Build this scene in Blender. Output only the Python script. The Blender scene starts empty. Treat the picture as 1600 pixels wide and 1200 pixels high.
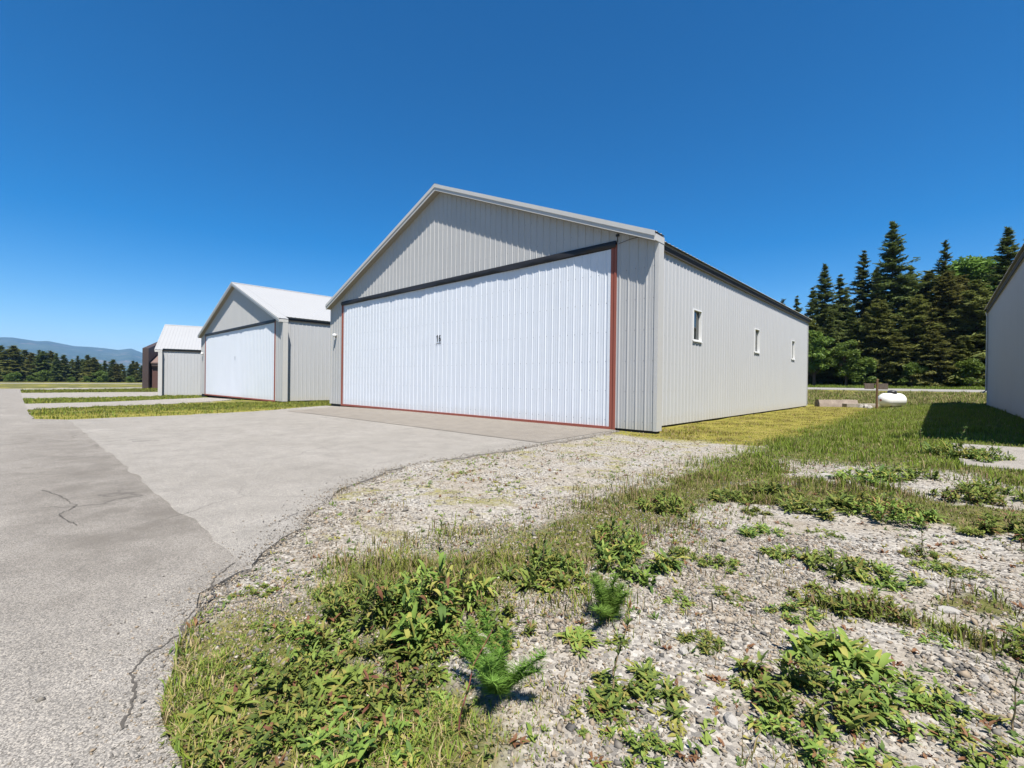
import bpy, bmesh, math, random
import numpy as np
from mathutils import Vector, Matrix, noise

# ------------------------------------------------------------------ camera, sky, sun
scene = bpy.context.scene
COL = scene.collection
CAM_F, CAM_YAW, CAM_PITCH, CAM_ROLL = 722.0, 0.7456, -0.0045, 0.0122
_fw = Vector((-math.sin(CAM_YAW)*math.cos(CAM_PITCH), math.cos(CAM_YAW)*math.cos(CAM_PITCH), math.sin(CAM_PITCH)))
_r = Vector((math.cos(CAM_YAW), math.sin(CAM_YAW), 0)); _u = _r.cross(_fw)
_r2 = _r*math.cos(CAM_ROLL)+_u*math.sin(CAM_ROLL); _u2 = _u*math.cos(CAM_ROLL)-_r*math.sin(CAM_ROLL)
cam = bpy.data.cameras.new('camera'); camo = bpy.data.objects.new('camera', cam); COL.objects.link(camo)
m = Matrix.Identity(4)
for i in range(3):
    m[i][0] = _r2[i]; m[i][1] = _u2[i]; m[i][2] = -_fw[i]
m[2][3] = 1.5
camo.matrix_world = m
cam.sensor_width = 36; cam.lens = 36*CAM_F/1600; cam.clip_end = 60000; cam.clip_start = 0.05
scene.camera = camo

SUN_TO = Vector((0.40, -0.265, 1.0)).normalized()       # towards the sun
w = bpy.data.worlds.new('World'); scene.world = w; w.use_nodes = True
wn = w.node_tree.nodes; wl = w.node_tree.links
sky = wn.new('ShaderNodeTexSky'); sky.sky_type = 'NISHITA'; sky.sun_disc = False
sky.sun_elevation = math.asin(SUN_TO.z); sky.sun_rotation = math.atan2(SUN_TO.x, SUN_TO.y)
sky.altitude = 900; sky.air_density = 1.0; sky.dust_density = 0.1; sky.ozone_density = 2.0
gam = wn.new('ShaderNodeGamma'); gam.inputs[1].default_value = 1.12
wl.new(sky.outputs[0], gam.inputs[0]); hsv = wn.new('ShaderNodeHueSaturation'); hsv.inputs['Saturation'].default_value = 1.48; wl.new(gam.outputs[0], hsv.inputs['Color'])
wl.new(hsv.outputs[0], wn['Background'].inputs[0]); wn['Background'].inputs[1].default_value = 0.05
sl = bpy.data.lights.new('sun', 'SUN'); sl.energy = 5.0; sl.angle = math.radians(0.53); sl.color = (1, 0.955, 0.88)
so = bpy.data.objects.new('sun', sl); COL.objects.link(so)
so.rotation_euler = SUN_TO.to_track_quat('Z', 'Y').to_euler()
scene.view_settings.view_transform = 'Standard'; scene.view_settings.look = 'None'
scene.view_settings.gamma = 1; scene.view_settings.use_curve_mapping = False
scene.view_settings.exposure = 1.2

random.seed(7); rng = np.random.default_rng(7)

# ------------------------------------------------------------------ helpers
def tag(o, label=None, cat=None, group=None, kind=None):
    if label: o['label'] = label
    if cat: o['category'] = cat
    if group: o['group'] = group
    if kind: o['kind'] = kind
    return o

def empty(name, loc=(0, 0, 0), rz=0, parent=None):
    o = bpy.data.objects.new(name, None); COL.objects.link(o); o.empty_display_size = .2
    o.location = loc; o.rotation_euler = (0, 0, rz); o.parent = parent
    return o

def link(name, me, parent=None, loc=None, rz=0, sc=None):
    o = bpy.data.objects.new(name, me); COL.objects.link(o); o.parent = parent
    if loc is not None: o.location = loc
    if rz: o.rotation_euler = (0, 0, rz)
    if sc is not None: o.scale = sc if hasattr(sc, '__len__') else (sc, sc, sc)
    return o

class MB:
    def __init__(s): s.v = []; s.f = []; s.mi = []
    def add(s, vs, fs, mi=0):
        b = len(s.v); s.v += [tuple(v) for v in vs]; s.f += [tuple(b+i for i in f) for f in fs]; s.mi += [mi]*len(fs); return s
    def box(s, x0, x1, y0, y1, z0, z1, mi=0):
        return s.add([(x0,y0,z0),(x1,y0,z0),(x1,y1,z0),(x0,y1,z0),(x0,y0,z1),(x1,y0,z1),(x1,y1,z1),(x0,y1,z1)],
                     [(0,3,2,1),(4,5,6,7),(0,1,5,4),(1,2,6,5),(2,3,7,6),(3,0,4,7)], mi)
    def prism_y(s, poly, y0, y1, mi=0):           # poly in (x,z), counter-clockwise seen from -y
        n = len(poly)
        vs = [(p[0], y0, p[1]) for p in poly]+[(p[0], y1, p[1]) for p in poly]
        fs = [tuple(range(n)), tuple(range(2*n-1, n-1, -1))]+[(i, i+n, (i+1) % n+n, (i+1) % n) for i in range(n)]
        return s.add(vs, fs, mi)
    def prism_x(s, poly, x0, x1, mi=0):           # poly in (y,z)
        n = len(poly)
        vs = [(x1, p[0], p[1]) for p in poly]+[(x0, p[0], p[1]) for p in poly]
        fs = [tuple(range(n)), tuple(range(2*n-1, n-1, -1))]+[(i, i+n, (i+1) % n+n, (i+1) % n) for i in range(n)]
        return s.add(vs, fs, mi)
    def tube(s, pts, rad, n=6, mi=0, cap=True):
        pts = [Vector(p) for p in pts]
        if not hasattr(rad, '__len__'): rad = [rad]*len(pts)
        b = len(s.v); t0 = None
        for k, p in enumerate(pts):
            d = (pts[min(k+1, len(pts)-1)]-pts[max(k-1, 0)]).normalized()
            a = d.orthogonal().normalized() if t0 is None else (t0-d*t0.dot(d)).normalized()
            t0 = a; c = d.cross(a)
            for i in range(n):
                q = 2*math.pi*i/n
                s.v.append(tuple(p+(a*math.cos(q)+c*math.sin(q))*rad[k]))
        for k in range(len(pts)-1):
            for i in range(n):
                s.f.append((b+k*n+i, b+k*n+(i+1) % n, b+(k+1)*n+(i+1) % n, b+(k+1)*n+i)); s.mi.append(mi)
        if cap:
            e = b+(len(pts)-1)*n
            s.f.append(tuple(b+i for i in reversed(range(n)))); s.f.append(tuple(e+i for i in range(n))); s.mi += [mi, mi]
        return s
    def mesh(s, name, mats, smooth=False):
        me = bpy.data.meshes.new(name); me.from_pydata(s.v, [], s.f)
        for mt in (mats if isinstance(mats, (list, tuple)) else [mats]): me.materials.append(mt)
        me.polygons.foreach_set('material_index', s.mi)
        if smooth: me.polygons.foreach_set('use_smooth', [True]*len(s.f))
        me.update(); return me
    def build(s, name, mats, parent=None, smooth=False):
        return link(name, s.mesh(name, mats, smooth), parent)

def np_mesh(name, v, tris, mats, mi=None, smooth=False, quads=False):
    k = 4 if quads else 3
    v = np.ascontiguousarray(v, dtype=np.float32).reshape(-1, 3); t = np.ascontiguousarray(tris, dtype=np.int32).reshape(-1, k)
    me = bpy.data.meshes.new(name)
    me.vertices.add(len(v)); me.vertices.foreach_set('co', v.ravel())
    me.loops.add(t.size); me.loops.foreach_set('vertex_index', t.ravel())
    me.polygons.add(len(t)); me.polygons.foreach_set('loop_start', np.arange(0, t.size, k, dtype=np.int32))
    try: me.polygons.foreach_set('loop_total', np.full(len(t), k, dtype=np.int32))
    except Exception: pass
    for mt in (mats if isinstance(mats, (list, tuple)) else [mats]): me.materials.append(mt)
    if mi is not None: me.polygons.foreach_set('material_index', np.asarray(mi, dtype=np.int32))
    if smooth: me.polygons.foreach_set('use_smooth', np.ones(len(t), dtype=bool))
    me.update(calc_edges=True); return me

# ------------------------------------------------------------------ materials
class NT:
    def __init__(s, name):
        s.m = bpy.data.materials.new(name); s.m.use_nodes = True; s.t = s.m.node_tree; s.n = s.t.nodes
        s.b = s.n['Principled BSDF']; s.out = s.n['Material Output']
    def node(s, typ, **kw):
        n = s.n.new(typ)
        for k, v in kw.items(): setattr(n, k, v)
        return n
    def ln(s, a, b): s.t.links.new(a, b)
    def coord(s, which='Object'):
        return s.node('ShaderNodeTexCoord').outputs[which]
    def pos(s): return s.node('ShaderNodeNewGeometry').outputs['Position']
    def noise(s, vec, scale, detail=4, rough=.55, dist=0):
        n = s.node('ShaderNodeTexNoise'); n.inputs['Scale'].default_value = scale; n.inputs['Detail'].default_value = detail
        n.inputs['Roughness'].default_value = rough; n.inputs['Distortion'].default_value = dist
        s.ln(vec, n.inputs['Vector']); return n.outputs['Fac']
    def vor(s, vec, scale, out='Color', feature='F1'):
        n = s.node('ShaderNodeTexVoronoi', feature=feature); n.inputs['Scale'].default_value = scale
        s.ln(vec, n.inputs['Vector']); return n.outputs[out]
    def ramp(s, fac, stops):
        n = s.node('ShaderNodeValToRGB'); e = n.color_ramp.elements
        while len(e) < len(stops): e.new(.5)
        for el, (p, c) in zip(e, stops):
            el.position = p; el.color = (*c, 1) if hasattr(c, '__len__') else (c, c, c, 1)
        s.ln(fac, n.inputs[0]); return n.outputs[0]
    def mix(s, fac, a, b, typ='MIX'):
        n = s.node('ShaderNodeMix', data_type='RGBA', blend_type=typ)
        for v, i in ((fac, 0), (a, 6), (b, 7)):
            if isinstance(v, (int, float)): n.inputs[i].default_value = v if i == 0 else (v, v, v, 1)
            elif isinstance(v, (tuple, list)): n.inputs[i].default_value = (*v, 1)
            else: s.ln(v, n.inputs[i])
        return n.outputs[2]
    def math(s, op, a, b=None, clamp=False):
        n = s.node('ShaderNodeMath', operation=op, use_clamp=clamp)
        for v, i in ((a, 0), (b, 1)):
            if v is None: continue
            if isinstance(v, (int, float)): n.inputs[i].default_value = v
            else: s.ln(v, n.inputs[i])
        return n.outputs[0]
    def bump(s, h, strength=.3, dist=.02):
        n = s.node('ShaderNodeBump'); n.inputs['Strength'].default_value = strength; n.inputs['Distance'].default_value = dist
        s.ln(h, n.inputs['Height']); s.ln(n.outputs[0], s.b.inputs['Normal'])
    def color(s, c):
        if isinstance(c, (tuple, list)): s.b.inputs['Base Color'].default_value = (*c, 1)
        else: s.ln(c, s.b.inputs['Base Color'])
    def set(s, rough=.6, metal=0, spec=.5):
        s.b.inputs['Roughness'].default_value = rough; s.b.inputs['Metallic'].default_value = metal
        s.b.inputs['Specular IOR Level'].default_value = spec; return s

M = {}
def painted(name, col, rough=.5, var=.06, dirt=None, spec=.4, bump=.1):
    t = NT(name); p = t.pos()
    n = t.noise(p, .6, 5, .6); c = t.mix(n, tuple(x*(1-var) for x in col), tuple(min(1, x*(1+var)) for x in col))
    # faint vertical weather streaks
    mp = t.node('ShaderNodeMapping'); mp.inputs['Scale'].default_value = (6, 6, .25); t.ln(p, mp.inputs[0])
    st = t.noise(mp.outputs[0], 1.2, 4, .6); st = t.ramp(st, [(.45, 0.0), (.8, 1.0)])
    c = t.mix(t.math('MULTIPLY', st, .2), c, tuple(x*.72 for x in col))
    if dirt:      # splash-back of soil near the ground, measured in object height
        sep = t.node('ShaderNodeSeparateXYZ'); t.ln(t.coord('Object'), sep.inputs[0])
        h = t.math('ADD', sep.outputs[2], t.math('MULTIPLY', t.noise(p, 2.5, 4), .5))
        f = t.ramp(h, [(0.15, 1.0), (.65, 0.0)])
        c = t.mix(t.math('MULTIPLY', f, .45), c, dirt)
    t.color(c); t.set(rough, 0, spec)
    t.bump(t.noise(p, 1.6, 3), bump, .02)
    M[name] = t.m; return t.m
painted('grey_steel', (.368, .364, .353), .5, .05, (.31, .265, .20), bump=.2)
painted('side_steel', (.385, .388, .392), .5, .03, (.36, .325, .255))
painted('white_door', (.575, .597, .628), .4, .035, (.46, .44, .40), bump=.3)
painted('white_roof', (.280, .282, .284), .5, .04)
painted('trim', (.416, .405, .383), .45, .04, bump=.25)
painted('fascia', (.438, .427, .402), .45, .05)
painted('soffit', (.263, .242, .205), .6, .05)
painted('red_primer', (.241, .069, .044), .6, .2)
painted('pink_seal', (.380, .190, .146), .7, .15)
painted('brown_steel', (.084, .042, .034), .55, .15)
painted('dark_brown', (.045, .03, .026), .6, .2)
painted('brown_roof', (.146, .099, .084), .6, .1)
painted('rubber', (.014, .013, .014), .55, .3)
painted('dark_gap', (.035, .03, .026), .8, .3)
painted('white_plastic', (.672, .672, .664), .35, .02)
painted('tank_white', (.656, .656, .648), .35, .03, (.451, .410, .328))
painted('black_metal', (.018, .018, .02), .45, .2)
painted('lettering', (.012, .012, .014), .5, .1)
painted('grey_lettering', (.16, .17, .2), .5, .1)
painted('placard_red', (.25, .07, .06), .5, .1)
t = NT('window_glass'); t.color((.012, .016, .013)); t.set(.03, 0, .8); M['glass'] = t.m

def mat_wood(name, a, b):
    t = NT(name); p = t.coord('Object')
    mp = t.node('ShaderNodeMapping'); mp.inputs['Scale'].default_value = (14, 14, 1.2); t.ln(p, mp.inputs[0])
    n = t.noise(mp.outputs[0], 2, 6, .65); t.color(t.ramp(n, [(.3, a), (.7, b)])); t.set(.85, 0, .2); t.bump(n, .5, .02); M[name] = t.m
mat_wood('post_wood', (.075, .043, .023), (.173, .110, .063))
mat_wood('grey_wood', (.065, .050, .043), (.137, .112, .094))
mat_wood('bark', (.045, .032, .024), (.13, .095, .07))
mat_wood('red_stem', (.12, .035, .03), (.22, .08, .06))
mat_wood('dry_stem', (.16, .11, .06), (.30, .22, .12))

def mat_concrete(name, a, b):
    t = NT(name); p = t.pos(); n = t.noise(p, 3, 6, .65); n2 = t.noise(p, 40, 3, .6)
    c = t.ramp(n, [(.3, a), (.7, b)]); c = t.mix(t.math('MULTIPLY', t.ramp(n2, [(.5, 0.0), (.7, 1.0)]), .3), c, tuple(x*.5 for x in a))
    t.color(c); t.set(.9, 0, .25); t.bump(n2, .5, .02); M[name] = t.m
mat_concrete('concrete', (.187, .162, .130), (.288, .256, .216))
mat_concrete('old_concrete', (.158, .126, .104), (.259, .216, .180))

def mat_asphalt(name, a, b, agg, crack=.5, stain=0):
    t = NT(name); p = t.pos()
    big = t.noise(p, .35, 5, .6, .4); mid = t.noise(p, 2.2, 5, .65)
    c = t.mix(t.ramp(big, [(.3, 0.0), (.7, 1.0)]), a, b)
    c = t.mix(t.math('MULTIPLY', t.ramp(mid, [(.42, 0.0), (.72, 1.0)]), .55), c, tuple(x*.7 for x in a))
    # aggregate: little stones of different tone set in the binder
    vc = t.vor(p, 165); sepc = t.node('ShaderNodeSeparateColor'); t.ln(vc, sepc.inputs[0])
    ag = t.ramp(sepc.outputs[0], [(0.0, (.35, .34, .33)), (.5, (.95, .95, .95)), (1.0, (1.75, 1.7, 1.62))])
    c = t.mix(agg, c, ag, 'MULTIPLY')
    fine = t.noise(p, 210, 2, .6); c = t.mix(.5, c, t.ramp(fine, [(.3, .55), (.7, 1.35)]), 'MULTIPLY')
    if stain:     # worn band of bare older tarmac along the joint with the apron, with its own ragged outline
        sep = t.node('ShaderNodeSeparateXYZ'); t.ln(p, sep.inputs[0])
        yy = t.math('ADD', sep.outputs[1], t.math('MULTIPLY', t.math('SUBTRACT', t.noise(p, .9, 5, .7), .5), 1.5))
        band = t.ramp(t.math('MULTIPLY', t.math('SUBTRACT', yy, -.6), .5, True), [(.0, 0.0), (.6, 1.0)])
        xx = t.ramp(t.math('MULTIPLY', t.math('ADD', sep.outputs[0], 22), 1/22), [(.05, .0), (.3, .6), (.75, 1.0), (.84, .0)])
        f = t.math('MULTIPLY', t.math('MULTIPLY', band, xx), t.ramp(t.noise(p, 1.1, 6, .7), [(.3, .25), (.6, 1.0)]))
        c = t.mix(t.math('MULTIPLY', f, stain), c, (a[0]*.60, a[1]*.575, a[2]*.55))
    cr = t.node('ShaderNodeTexVoronoi', feature='DISTANCE_TO_EDGE'); cr.inputs['Scale'].default_value = .22
    wv = t.node('ShaderNodeVectorMath', operation='ADD'); nn = t.node('ShaderNodeTexNoise'); nn.inputs['Scale'].default_value = .9; nn.inputs['Detail'].default_value = 6
    t.ln(p, nn.inputs['Vector']); t.ln(p, wv.inputs[0]); t.ln(nn.outputs['Color'], wv.inputs[1]); t.ln(wv.outputs[0], cr.inputs['Vector'])
    thin = t.ramp(cr.outputs[0], [(.0, 1.0), (.0045, .0)])
    cf = t.math('MULTIPLY', t.math('MULTIPLY', thin, t.ramp(t.noise(p, .16, 2), [(.55, 0.0), (.62, 1.0)])), crack)
    c = t.mix(cf, c, (.05, .045, .04))
    t.color(c); t.set(.92, 0, .25)
    h = t.math('ADD', t.math('MULTIPLY', sepc.outputs[1], .5), fine)
    t.bump(h, .55, .008); M[name] = t.m
mat_asphalt('asphalt_taxi', (.176, .163, .146), (.226, .211, .191), .8, .6, .8)
mat_asphalt('asphalt_apron', (.200, .187, .168), (.240, .226, .206), .6, .5)
mat_asphalt('pad_strip', (.173, .155, .133), (.194, .175, .151), .35, 0)
mat_asphalt('asphalt_pale', (.218, .201, .180), (.245, .228, .207), .5, 0)
mat_asphalt('road_grey', (.204, .194, .180), (.245, .235, .221), .2, 0)

def mat_leaf(name, a, b, trans=.3, rough=.55, scale=1.5):
    t = NT(name); g = t.node('ShaderNodeNewGeometry'); n = t.noise(t.coord('Object'), scale, 3, .6)
    f = t.math('ADD', t.math('MULTIPLY', g.outputs['Random Per Island'], .6), t.math('MULTIPLY', t.ramp(n, [(.3, 0.0), (.7, 1.0)]), .4))
    oi = t.node('ShaderNodeObjectInfo')
    c = t.mix(f, a, b); hs = t.node('ShaderNodeHueSaturation'); t.ln(c, hs.inputs['Color'])
    t.ln(t.math('ADD', .488, t.math('MULTIPLY', oi.outputs['Random'], .03)), hs.inputs['Hue'])
    t.ln(t.math('ADD', .8, t.math('MULTIPLY', oi.outputs['Random'], .4)), hs.inputs['Value'])
    t.color(hs.outputs[0]); t.set(rough, 0, .2)
    tr = t.node('ShaderNodeBsdfTranslucent'); t.ln(hs.outputs[0], tr.inputs[0])
    mx = t.node('ShaderNodeMixShader'); mx.inputs[0].default_value = trans
    t.ln(t.b.outputs[0], mx.inputs[1]); t.ln(tr.outputs[0], mx.inputs[2]); t.ln(mx.outputs[0], t.out.inputs[0])
    M[name] = t.m
mat_leaf('fir', (.052, .076, .020), (.150, .175, .048), .36, .7, .35)
mat_leaf('fir_olive', (.072, .086, .020), (.190, .185, .048), .36, .7, .35)
mat_leaf('broadleaf', (.066, .114, .020), (.156, .222, .040), .35, .5, .4)
mat_leaf('weed', (.101, .154, .024), (.226, .275, .061), .35, .72, 6)
mat_leaf('weed_dark', (.046, .082, .018), (.118, .160, .038), .3, .7, 6)
mat_leaf('weed_yellow', (.17, .165, .035), (.30, .265, .075), .35, .75, 6)
mat_leaf('feather', (.085, .150, .022), (.17, .25, .045), .4, .6, 8)
mat_leaf('grass_green', (.095, .145, .014), (.215, .262, .034), .38, .6, .8)
mat_leaf('grass_mown', (.165, .155, .022), (.275, .245, .048), .35, .6, .5)
mat_leaf('grass_dry', (.208, .144, .072), (.368, .288, .160), .3, .7, .8)
mat_leaf('grass_field', (.080, .092, .022), (.160, .156, .044), .35, .6, .2)
mat_leaf('dead_leaf', (.096, .040, .024), (.192, .096, .048), .2, .7, 6)

def mat_stone(name):
    t = NT(name); g = t.node('ShaderNodeNewGeometry')
    c = t.ramp(g.outputs['Random Per Island'], [(0, (.066, .063, .059)), (.25, (.124, .112, .096)), (.5, (.182, .156, .123)), (.78, (.221, .171, .118)), (.93, (.258, .225, .182)), (1, (.340, .313, .271))])
    n = t.noise(t.coord('Object'), 60, 3); c = t.mix(.35, c, t.ramp(n, [(.3, .6), (.7, 1.3)]), 'MULTIPLY')
    t.color(c); t.set(.85, 0, .3); M[name] = t.m
mat_stone('pebble')
mat_concrete('pale_rock', (.207, .192, .171), (.301, .285, .259))

# ground sheet: earth, fine gravel, turf; the zone colours come from where the place is gravelled, mown or overgrown
t = NT('ground'); p = t.pos()
att = t.node('ShaderNodeVertexColor', layer_name='zone'); sp = t.node('ShaderNodeSeparateColor'); t.ln(att.outputs[0], sp.inputs[0])
sand = t.ramp(t.noise(p, 3.1, 8, .7), [(.3, (.165, .132, .092)), (.7, (.262, .218, .160))])
vc = t.vor(p, 42); s2 = t.node('ShaderNodeSeparateColor'); t.ln(vc, s2.inputs[0])
pebc = t.ramp(s2.outputs[0], [(0, (.096, .096, .096)), (.3, (.211, .198, .182)), (.65, (.275, .256, .224)), (1, (.384, .365, .333))])
grav = t.mix(t.ramp(t.noise(p, 1.3, 4, .6), [(.3, .35), (.6, .9)]), sand, pebc)
green = t.ramp(t.noise(p, 5.2, 7, .75), [(.25, (.035, .042, .012)), (.45, (.075, .078, .022)), (.6, (.115, .105, .04)), (.78, (.20, .165, .09))])
mown = t.ramp(t.noise(p, 1.3, 8, .75), [(.28, (.085, .10, .016)), (.43, (.15, .142, .022)), (.57, (.20, .172, .036)), (.7, (.27, .225, .115))])
br = t.math('MULTIPLY', t.math('SUBTRACT', t.noise(p, 2.6, 6, .7), .5), .9)
fg = t.ramp(t.math('ADD', sp.outputs[1], br), [(.35, 0.0), (.65, 1.0)])
br2 = t.math('MULTIPLY', t.math('SUBTRACT', t.noise(p, 9, 6, .75), .5), 1.1)
fm = t.ramp(t.math('ADD', sp.outputs[2], br2), [(.38, 0.0), (.75, 1.0)])
c = t.mix(fg, grav, green); c = t.mix(fm, c, mown)
t.color(c); t.set(.95, 0, .15)
t.bump(t.math('ADD', t.noise(p, 30, 4, .7), t.math('MULTIPLY', s2.outputs[1], .6)), .7, .02); M['ground'] = t.m

t = NT('mountain'); p = t.pos()
n = t.noise(p, .0022, 8, .62); fo = t.ramp(n, [(.3, (.022, .040, .028)), (.6, (.05, .07, .045))])
pat = t.ramp(t.noise(p, .0021, 6, .65, .6), [(.57, 0.0), (.64, 1.0)])
t.color(t.mix(pat, fo, (.14, .118, .10))); t.set(1, 0, 0); M['mountain'] = t.m

# ------------------------------------------------------------------ terrain
def sm(a, b, q):
    q = np.clip((np.asarray(q, float)-a)/(b-a), 0, 1); return q*q*(3-2*q)
_LAT = np.random.default_rng(99).uniform(-1, 1, (256, 256))
def wob(x, y, s=1.0, seed=0.0):
    """fractal value noise, about -0.8 to 0.8"""
    x = np.asarray(x, float)*s+seed*7.31+400; y = np.asarray(y, float)*s-seed*3.77+800; out = 0.; a = .62
    for _ in range(4):
        xi = np.floor(x).astype(int); yi = np.floor(y).astype(int); fx = x-xi; fy = y-yi; fx = fx*fx*(3-2*fx); fy = fy*fy*(3-2*fy)
        g_ = lambda i, j: _LAT[(xi+i) & 255, (yi+j) & 255]
        out = out+a*((g_(0, 0)*(1-fx)+g_(1, 0)*fx)*(1-fy)+(g_(0, 1)*(1-fx)+g_(1, 1)*fx)*fy); x = x*2.03+17; y = y*2.03+31; a *= .5
    return out
def zs(X, Y):
    X = np.asarray(X, float); Y = np.asarray(Y, float)
    z = -.012*np.maximum(0, -20-np.maximum(X, -62))-.003*np.maximum(0, -130-np.maximum(X, -330))
    z = z+.37*sm(-4.2, 1.2, X)*sm(2, 13, Y)
    z = z+(1.05-z)*sm(46, 60, Y)*sm(-90, -50, X)
    return z+.5*sm(58, 90, Y)*sm(-90, -50, X)
def bumps(X, Y): return .035*wob(X, Y, .9, 2.)*sm(60, 25, Y)+.012*wob(X, Y, 4., 7.)*sm(20, 8, Y)
def in_poly(x, y, poly):
    x = np.asarray(x, float); y = np.asarray(y, float); c = np.zeros(x.shape, bool)
    P = np.array(poly); ok = (x >= P[:, 0].min()) & (x <= P[:, 0].max()) & (y >= P[:, 1].min()) & (y <= P[:, 1].max())
    xo = x[ok]; yo = y[ok]; co = np.zeros(xo.shape, bool); j = len(poly)-1
    for i in range(len(poly)):
        xi, yi = poly[i]; xj, yj = poly[j]
        if yi != yj: co ^= ((yi > yo) != (yj > yo)) & (xo < (xj-xi)*(yo-yi)/(yj-yi)+xi)
        j = i
    c[ok] = co; return c

def ragged(pts, step=.35, amp=.08, seed=0.):
    out = []
    for i in range(len(pts)-1):
        a = Vector((*pts[i], 0)); b = Vector((*pts[i+1], 0)); n = max(1, int((b-a).length/step)); d = (b-a).normalized(); q = Vector((-d.y, d.x, 0))
        for k in range(n):
            v = a.lerp(b, k/n); v += q*amp*float(wob(v.x, v.y, 1.7, seed)); out.append((v.x, v.y))
    out.append(pts[-1]); return out
edge_r = ragged([(-7.35, 12.95), (-7.1, 11.5), (-6.94, 8.7), (-6.88, 5.7), (-6.75, 4.2), (-5.85, 2.98), (-4.55, 1.74), (-3.95, 1.29)], .09, .16, 3.)
apron = [(-3.95, 1.29), (-4.2, 1.0), (-22.6, 1.0), (-22.6, 1.3)]+ragged([(-22.6, 1.3), (-22.9, 5.1), (-23.6, 7.8), (-25.9, 10.8), (-27.4, 13.0)], .5, .2, 5.)[1:]+[(-25.7, 13.05)]+edge_r[:-1]
taxi = [(-104, -14), (8, -14), (9, .2)]+ragged([(9, .2), (3, .4), (-1.6, .42), (-2.42, .47), (-2.9, .59), (-3.68, .94), (-3.95, 1.286)], .07, .11, 8.)[1:]+ragged([(-3.95, 1.286), (-22.6, 1.32)], .18, .07, 19.)[1:]+ragged([(-22.6, 1.32), (-23.8, .55), (-29, .5)], .4, .08, 9.)[1:]+[(-104, .9)]
drive2 = [(-32.7, .35)]+ragged([(-32.7, .7), (-34.4, 2.9), (-35.3, 5.8), (-43.0, 12.5)], .5, .2, 2.)+[(-43, 13.0), (-52.4, 13.0)]+ragged([(-52.4, 12.9), (-43.7, 4.7), (-42.6, .7)], .5, .2, 6.)+[(-42.6, .35)]
drive3 = [(-57.5, .4)]+ragged([(-57.5, .7), (-57, 4.9), (-61, 10.6)], .6, .2, 1.)+[(-63.6, 10.9), (-80, 15.5)]+ragged([(-80, 15.2), (-80, 7.8), (-79, .8)], .6, .3, 4.)+[(-79, .4)]
drive4 = [(-96, .6), (-98, 6), (-106, 18), (-118, 22), (-112, 8), (-104, .8)]
pad4 = [(.2, 12.98), (.28, 10.0), (6, 9.6), (22, 9.6), (22, 12.98)]
strip = [(-25.6, 13.02), (-25.2, 12), (-22.8, 8.9), (-7.2, 8.82), (-7.35, 10.5), (-7.5, 13.02)]
PAVED = [apron, taxi, drive2, drive3, drive4, pad4]
def paved(x, y):
    c = np.zeros(np.shape(x), bool)
    for q in PAVED: c |= in_poly(x, y, q)
    return c

def zones(x, y):
    """overgrown green / mown turf, 0 to 1; the rest is gravel"""
    x = np.asarray(x, float); y = np.asarray(y, float)
    n = wob(x, y, .55, 11.); n2 = wob(x, y, 1.6, 4.)
    far = (x < -20.5) | (y > 44) | (y < -13.5)
    mwf = np.where((x > -45) & (y > 0) & (y < 14), .55+.5*n+.35*(x > -27), .45+.5*n); gf = 1-mwf+.3
    row = np.exp(-((x+2.55+.25*n)/.6)**2)*sm(.3, 1.2, y)
    mound = sm(-3.2, -2.5, x-.03*(y-10))*sm(8.2, 11.2, y+.9*n+.35*x)
    left = sm(2.2, .9, y+.4*n)*sm(-3.6, -2.9, x+.3*n2)*sm(-.7, -1.8, x)*1.1
    patch = sm(.12, .4, wob(x, y, .75, 21.))*sm(-3.3, -2.3, x)*.9
    right = np.maximum(sm(1.0, 2.6, x+.4*n-.05*y)*sm(3, 6, y)*.75, sm(.55, 1.3, x+.5*n)*sm(1.0, 2.2, y)*.65)
    mwz = sm(-2.6, -3.2, x-.03*(y-13))*sm(11.0, 13.2, y+.8*n)
    g = np.maximum.reduce([row*.85, mound, left, patch, right])
    drv = .56*sm(-.1, .4, n2*.4+.8*wob(x, y, 4.3, 14.))*(1-mound)*(x < -2.9)
    g = g+.15*n2*g; mw = np.maximum(mwz, drv)
    return np.clip(np.where(far, gf, g), 0, 1), np.clip(np.where(far, mwf, mw), 0, 1)

def axis(lo, a, b, hi, fine, grow):
    xs = list(np.arange(a, b+1e-6, fine)); st = fine; q = b
    while q < hi: st = min(st*grow, 900); q += st; xs.append(q)
    st = fine; q = a; pre = []
    while q > lo: st = min(st*grow, 900); q -= st; pre.append(q)
    return pre[::-1]+xs
xs = axis(-14000, -8.5, 4.5, 14000, .14, 1.06); ys = axis(-14000, -.2, 15.5, 14000, .14, 1.06)
nx = len(xs); ny = len(ys); GX, GY = np.meshgrid(xs, ys); GX = GX.ravel(); GY = GY.ravel()
GZ = zs(GX, GY); pvd = paved(GX, GY); gz_, mz_ = zones(GX, GY)
near = (GX > -30) & (GX < 12) & (GY < 60) & (GY > -1)
GZ = np.where(pvd, GZ-.035, GZ+np.where(near, bumps(GX, GY), 0)-.4*sm(150, 900, np.maximum(np.abs(GX), np.abs(GY))))
gz_ = np.where(pvd, 0, gz_); mz_ = np.where(pvd, 0, mz_)
verts = np.stack([GX, GY, GZ], 1); cols = np.stack([1-gz_, gz_, mz_, np.ones_like(gz_)], 1)
ii = np.arange(nx*ny).reshape(ny, nx)
quads = np.stack([ii[:-1, :-1], ii[:-1, 1:], ii[1:, 1:], ii[1:, :-1]], -1).reshape(-1, 4)
gm = np_mesh('ground', verts, quads, M['ground'], smooth=True, quads=True)
ca = gm.color_attributes.new('zone', 'FLOAT_COLOR', 'POINT'); ca.data.foreach_set('color', np.array(cols, dtype=np.float32).ravel())
tag(link('ground', gm), 'gravelly and grassy ground of the airfield', None, None, 'structure')

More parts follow.
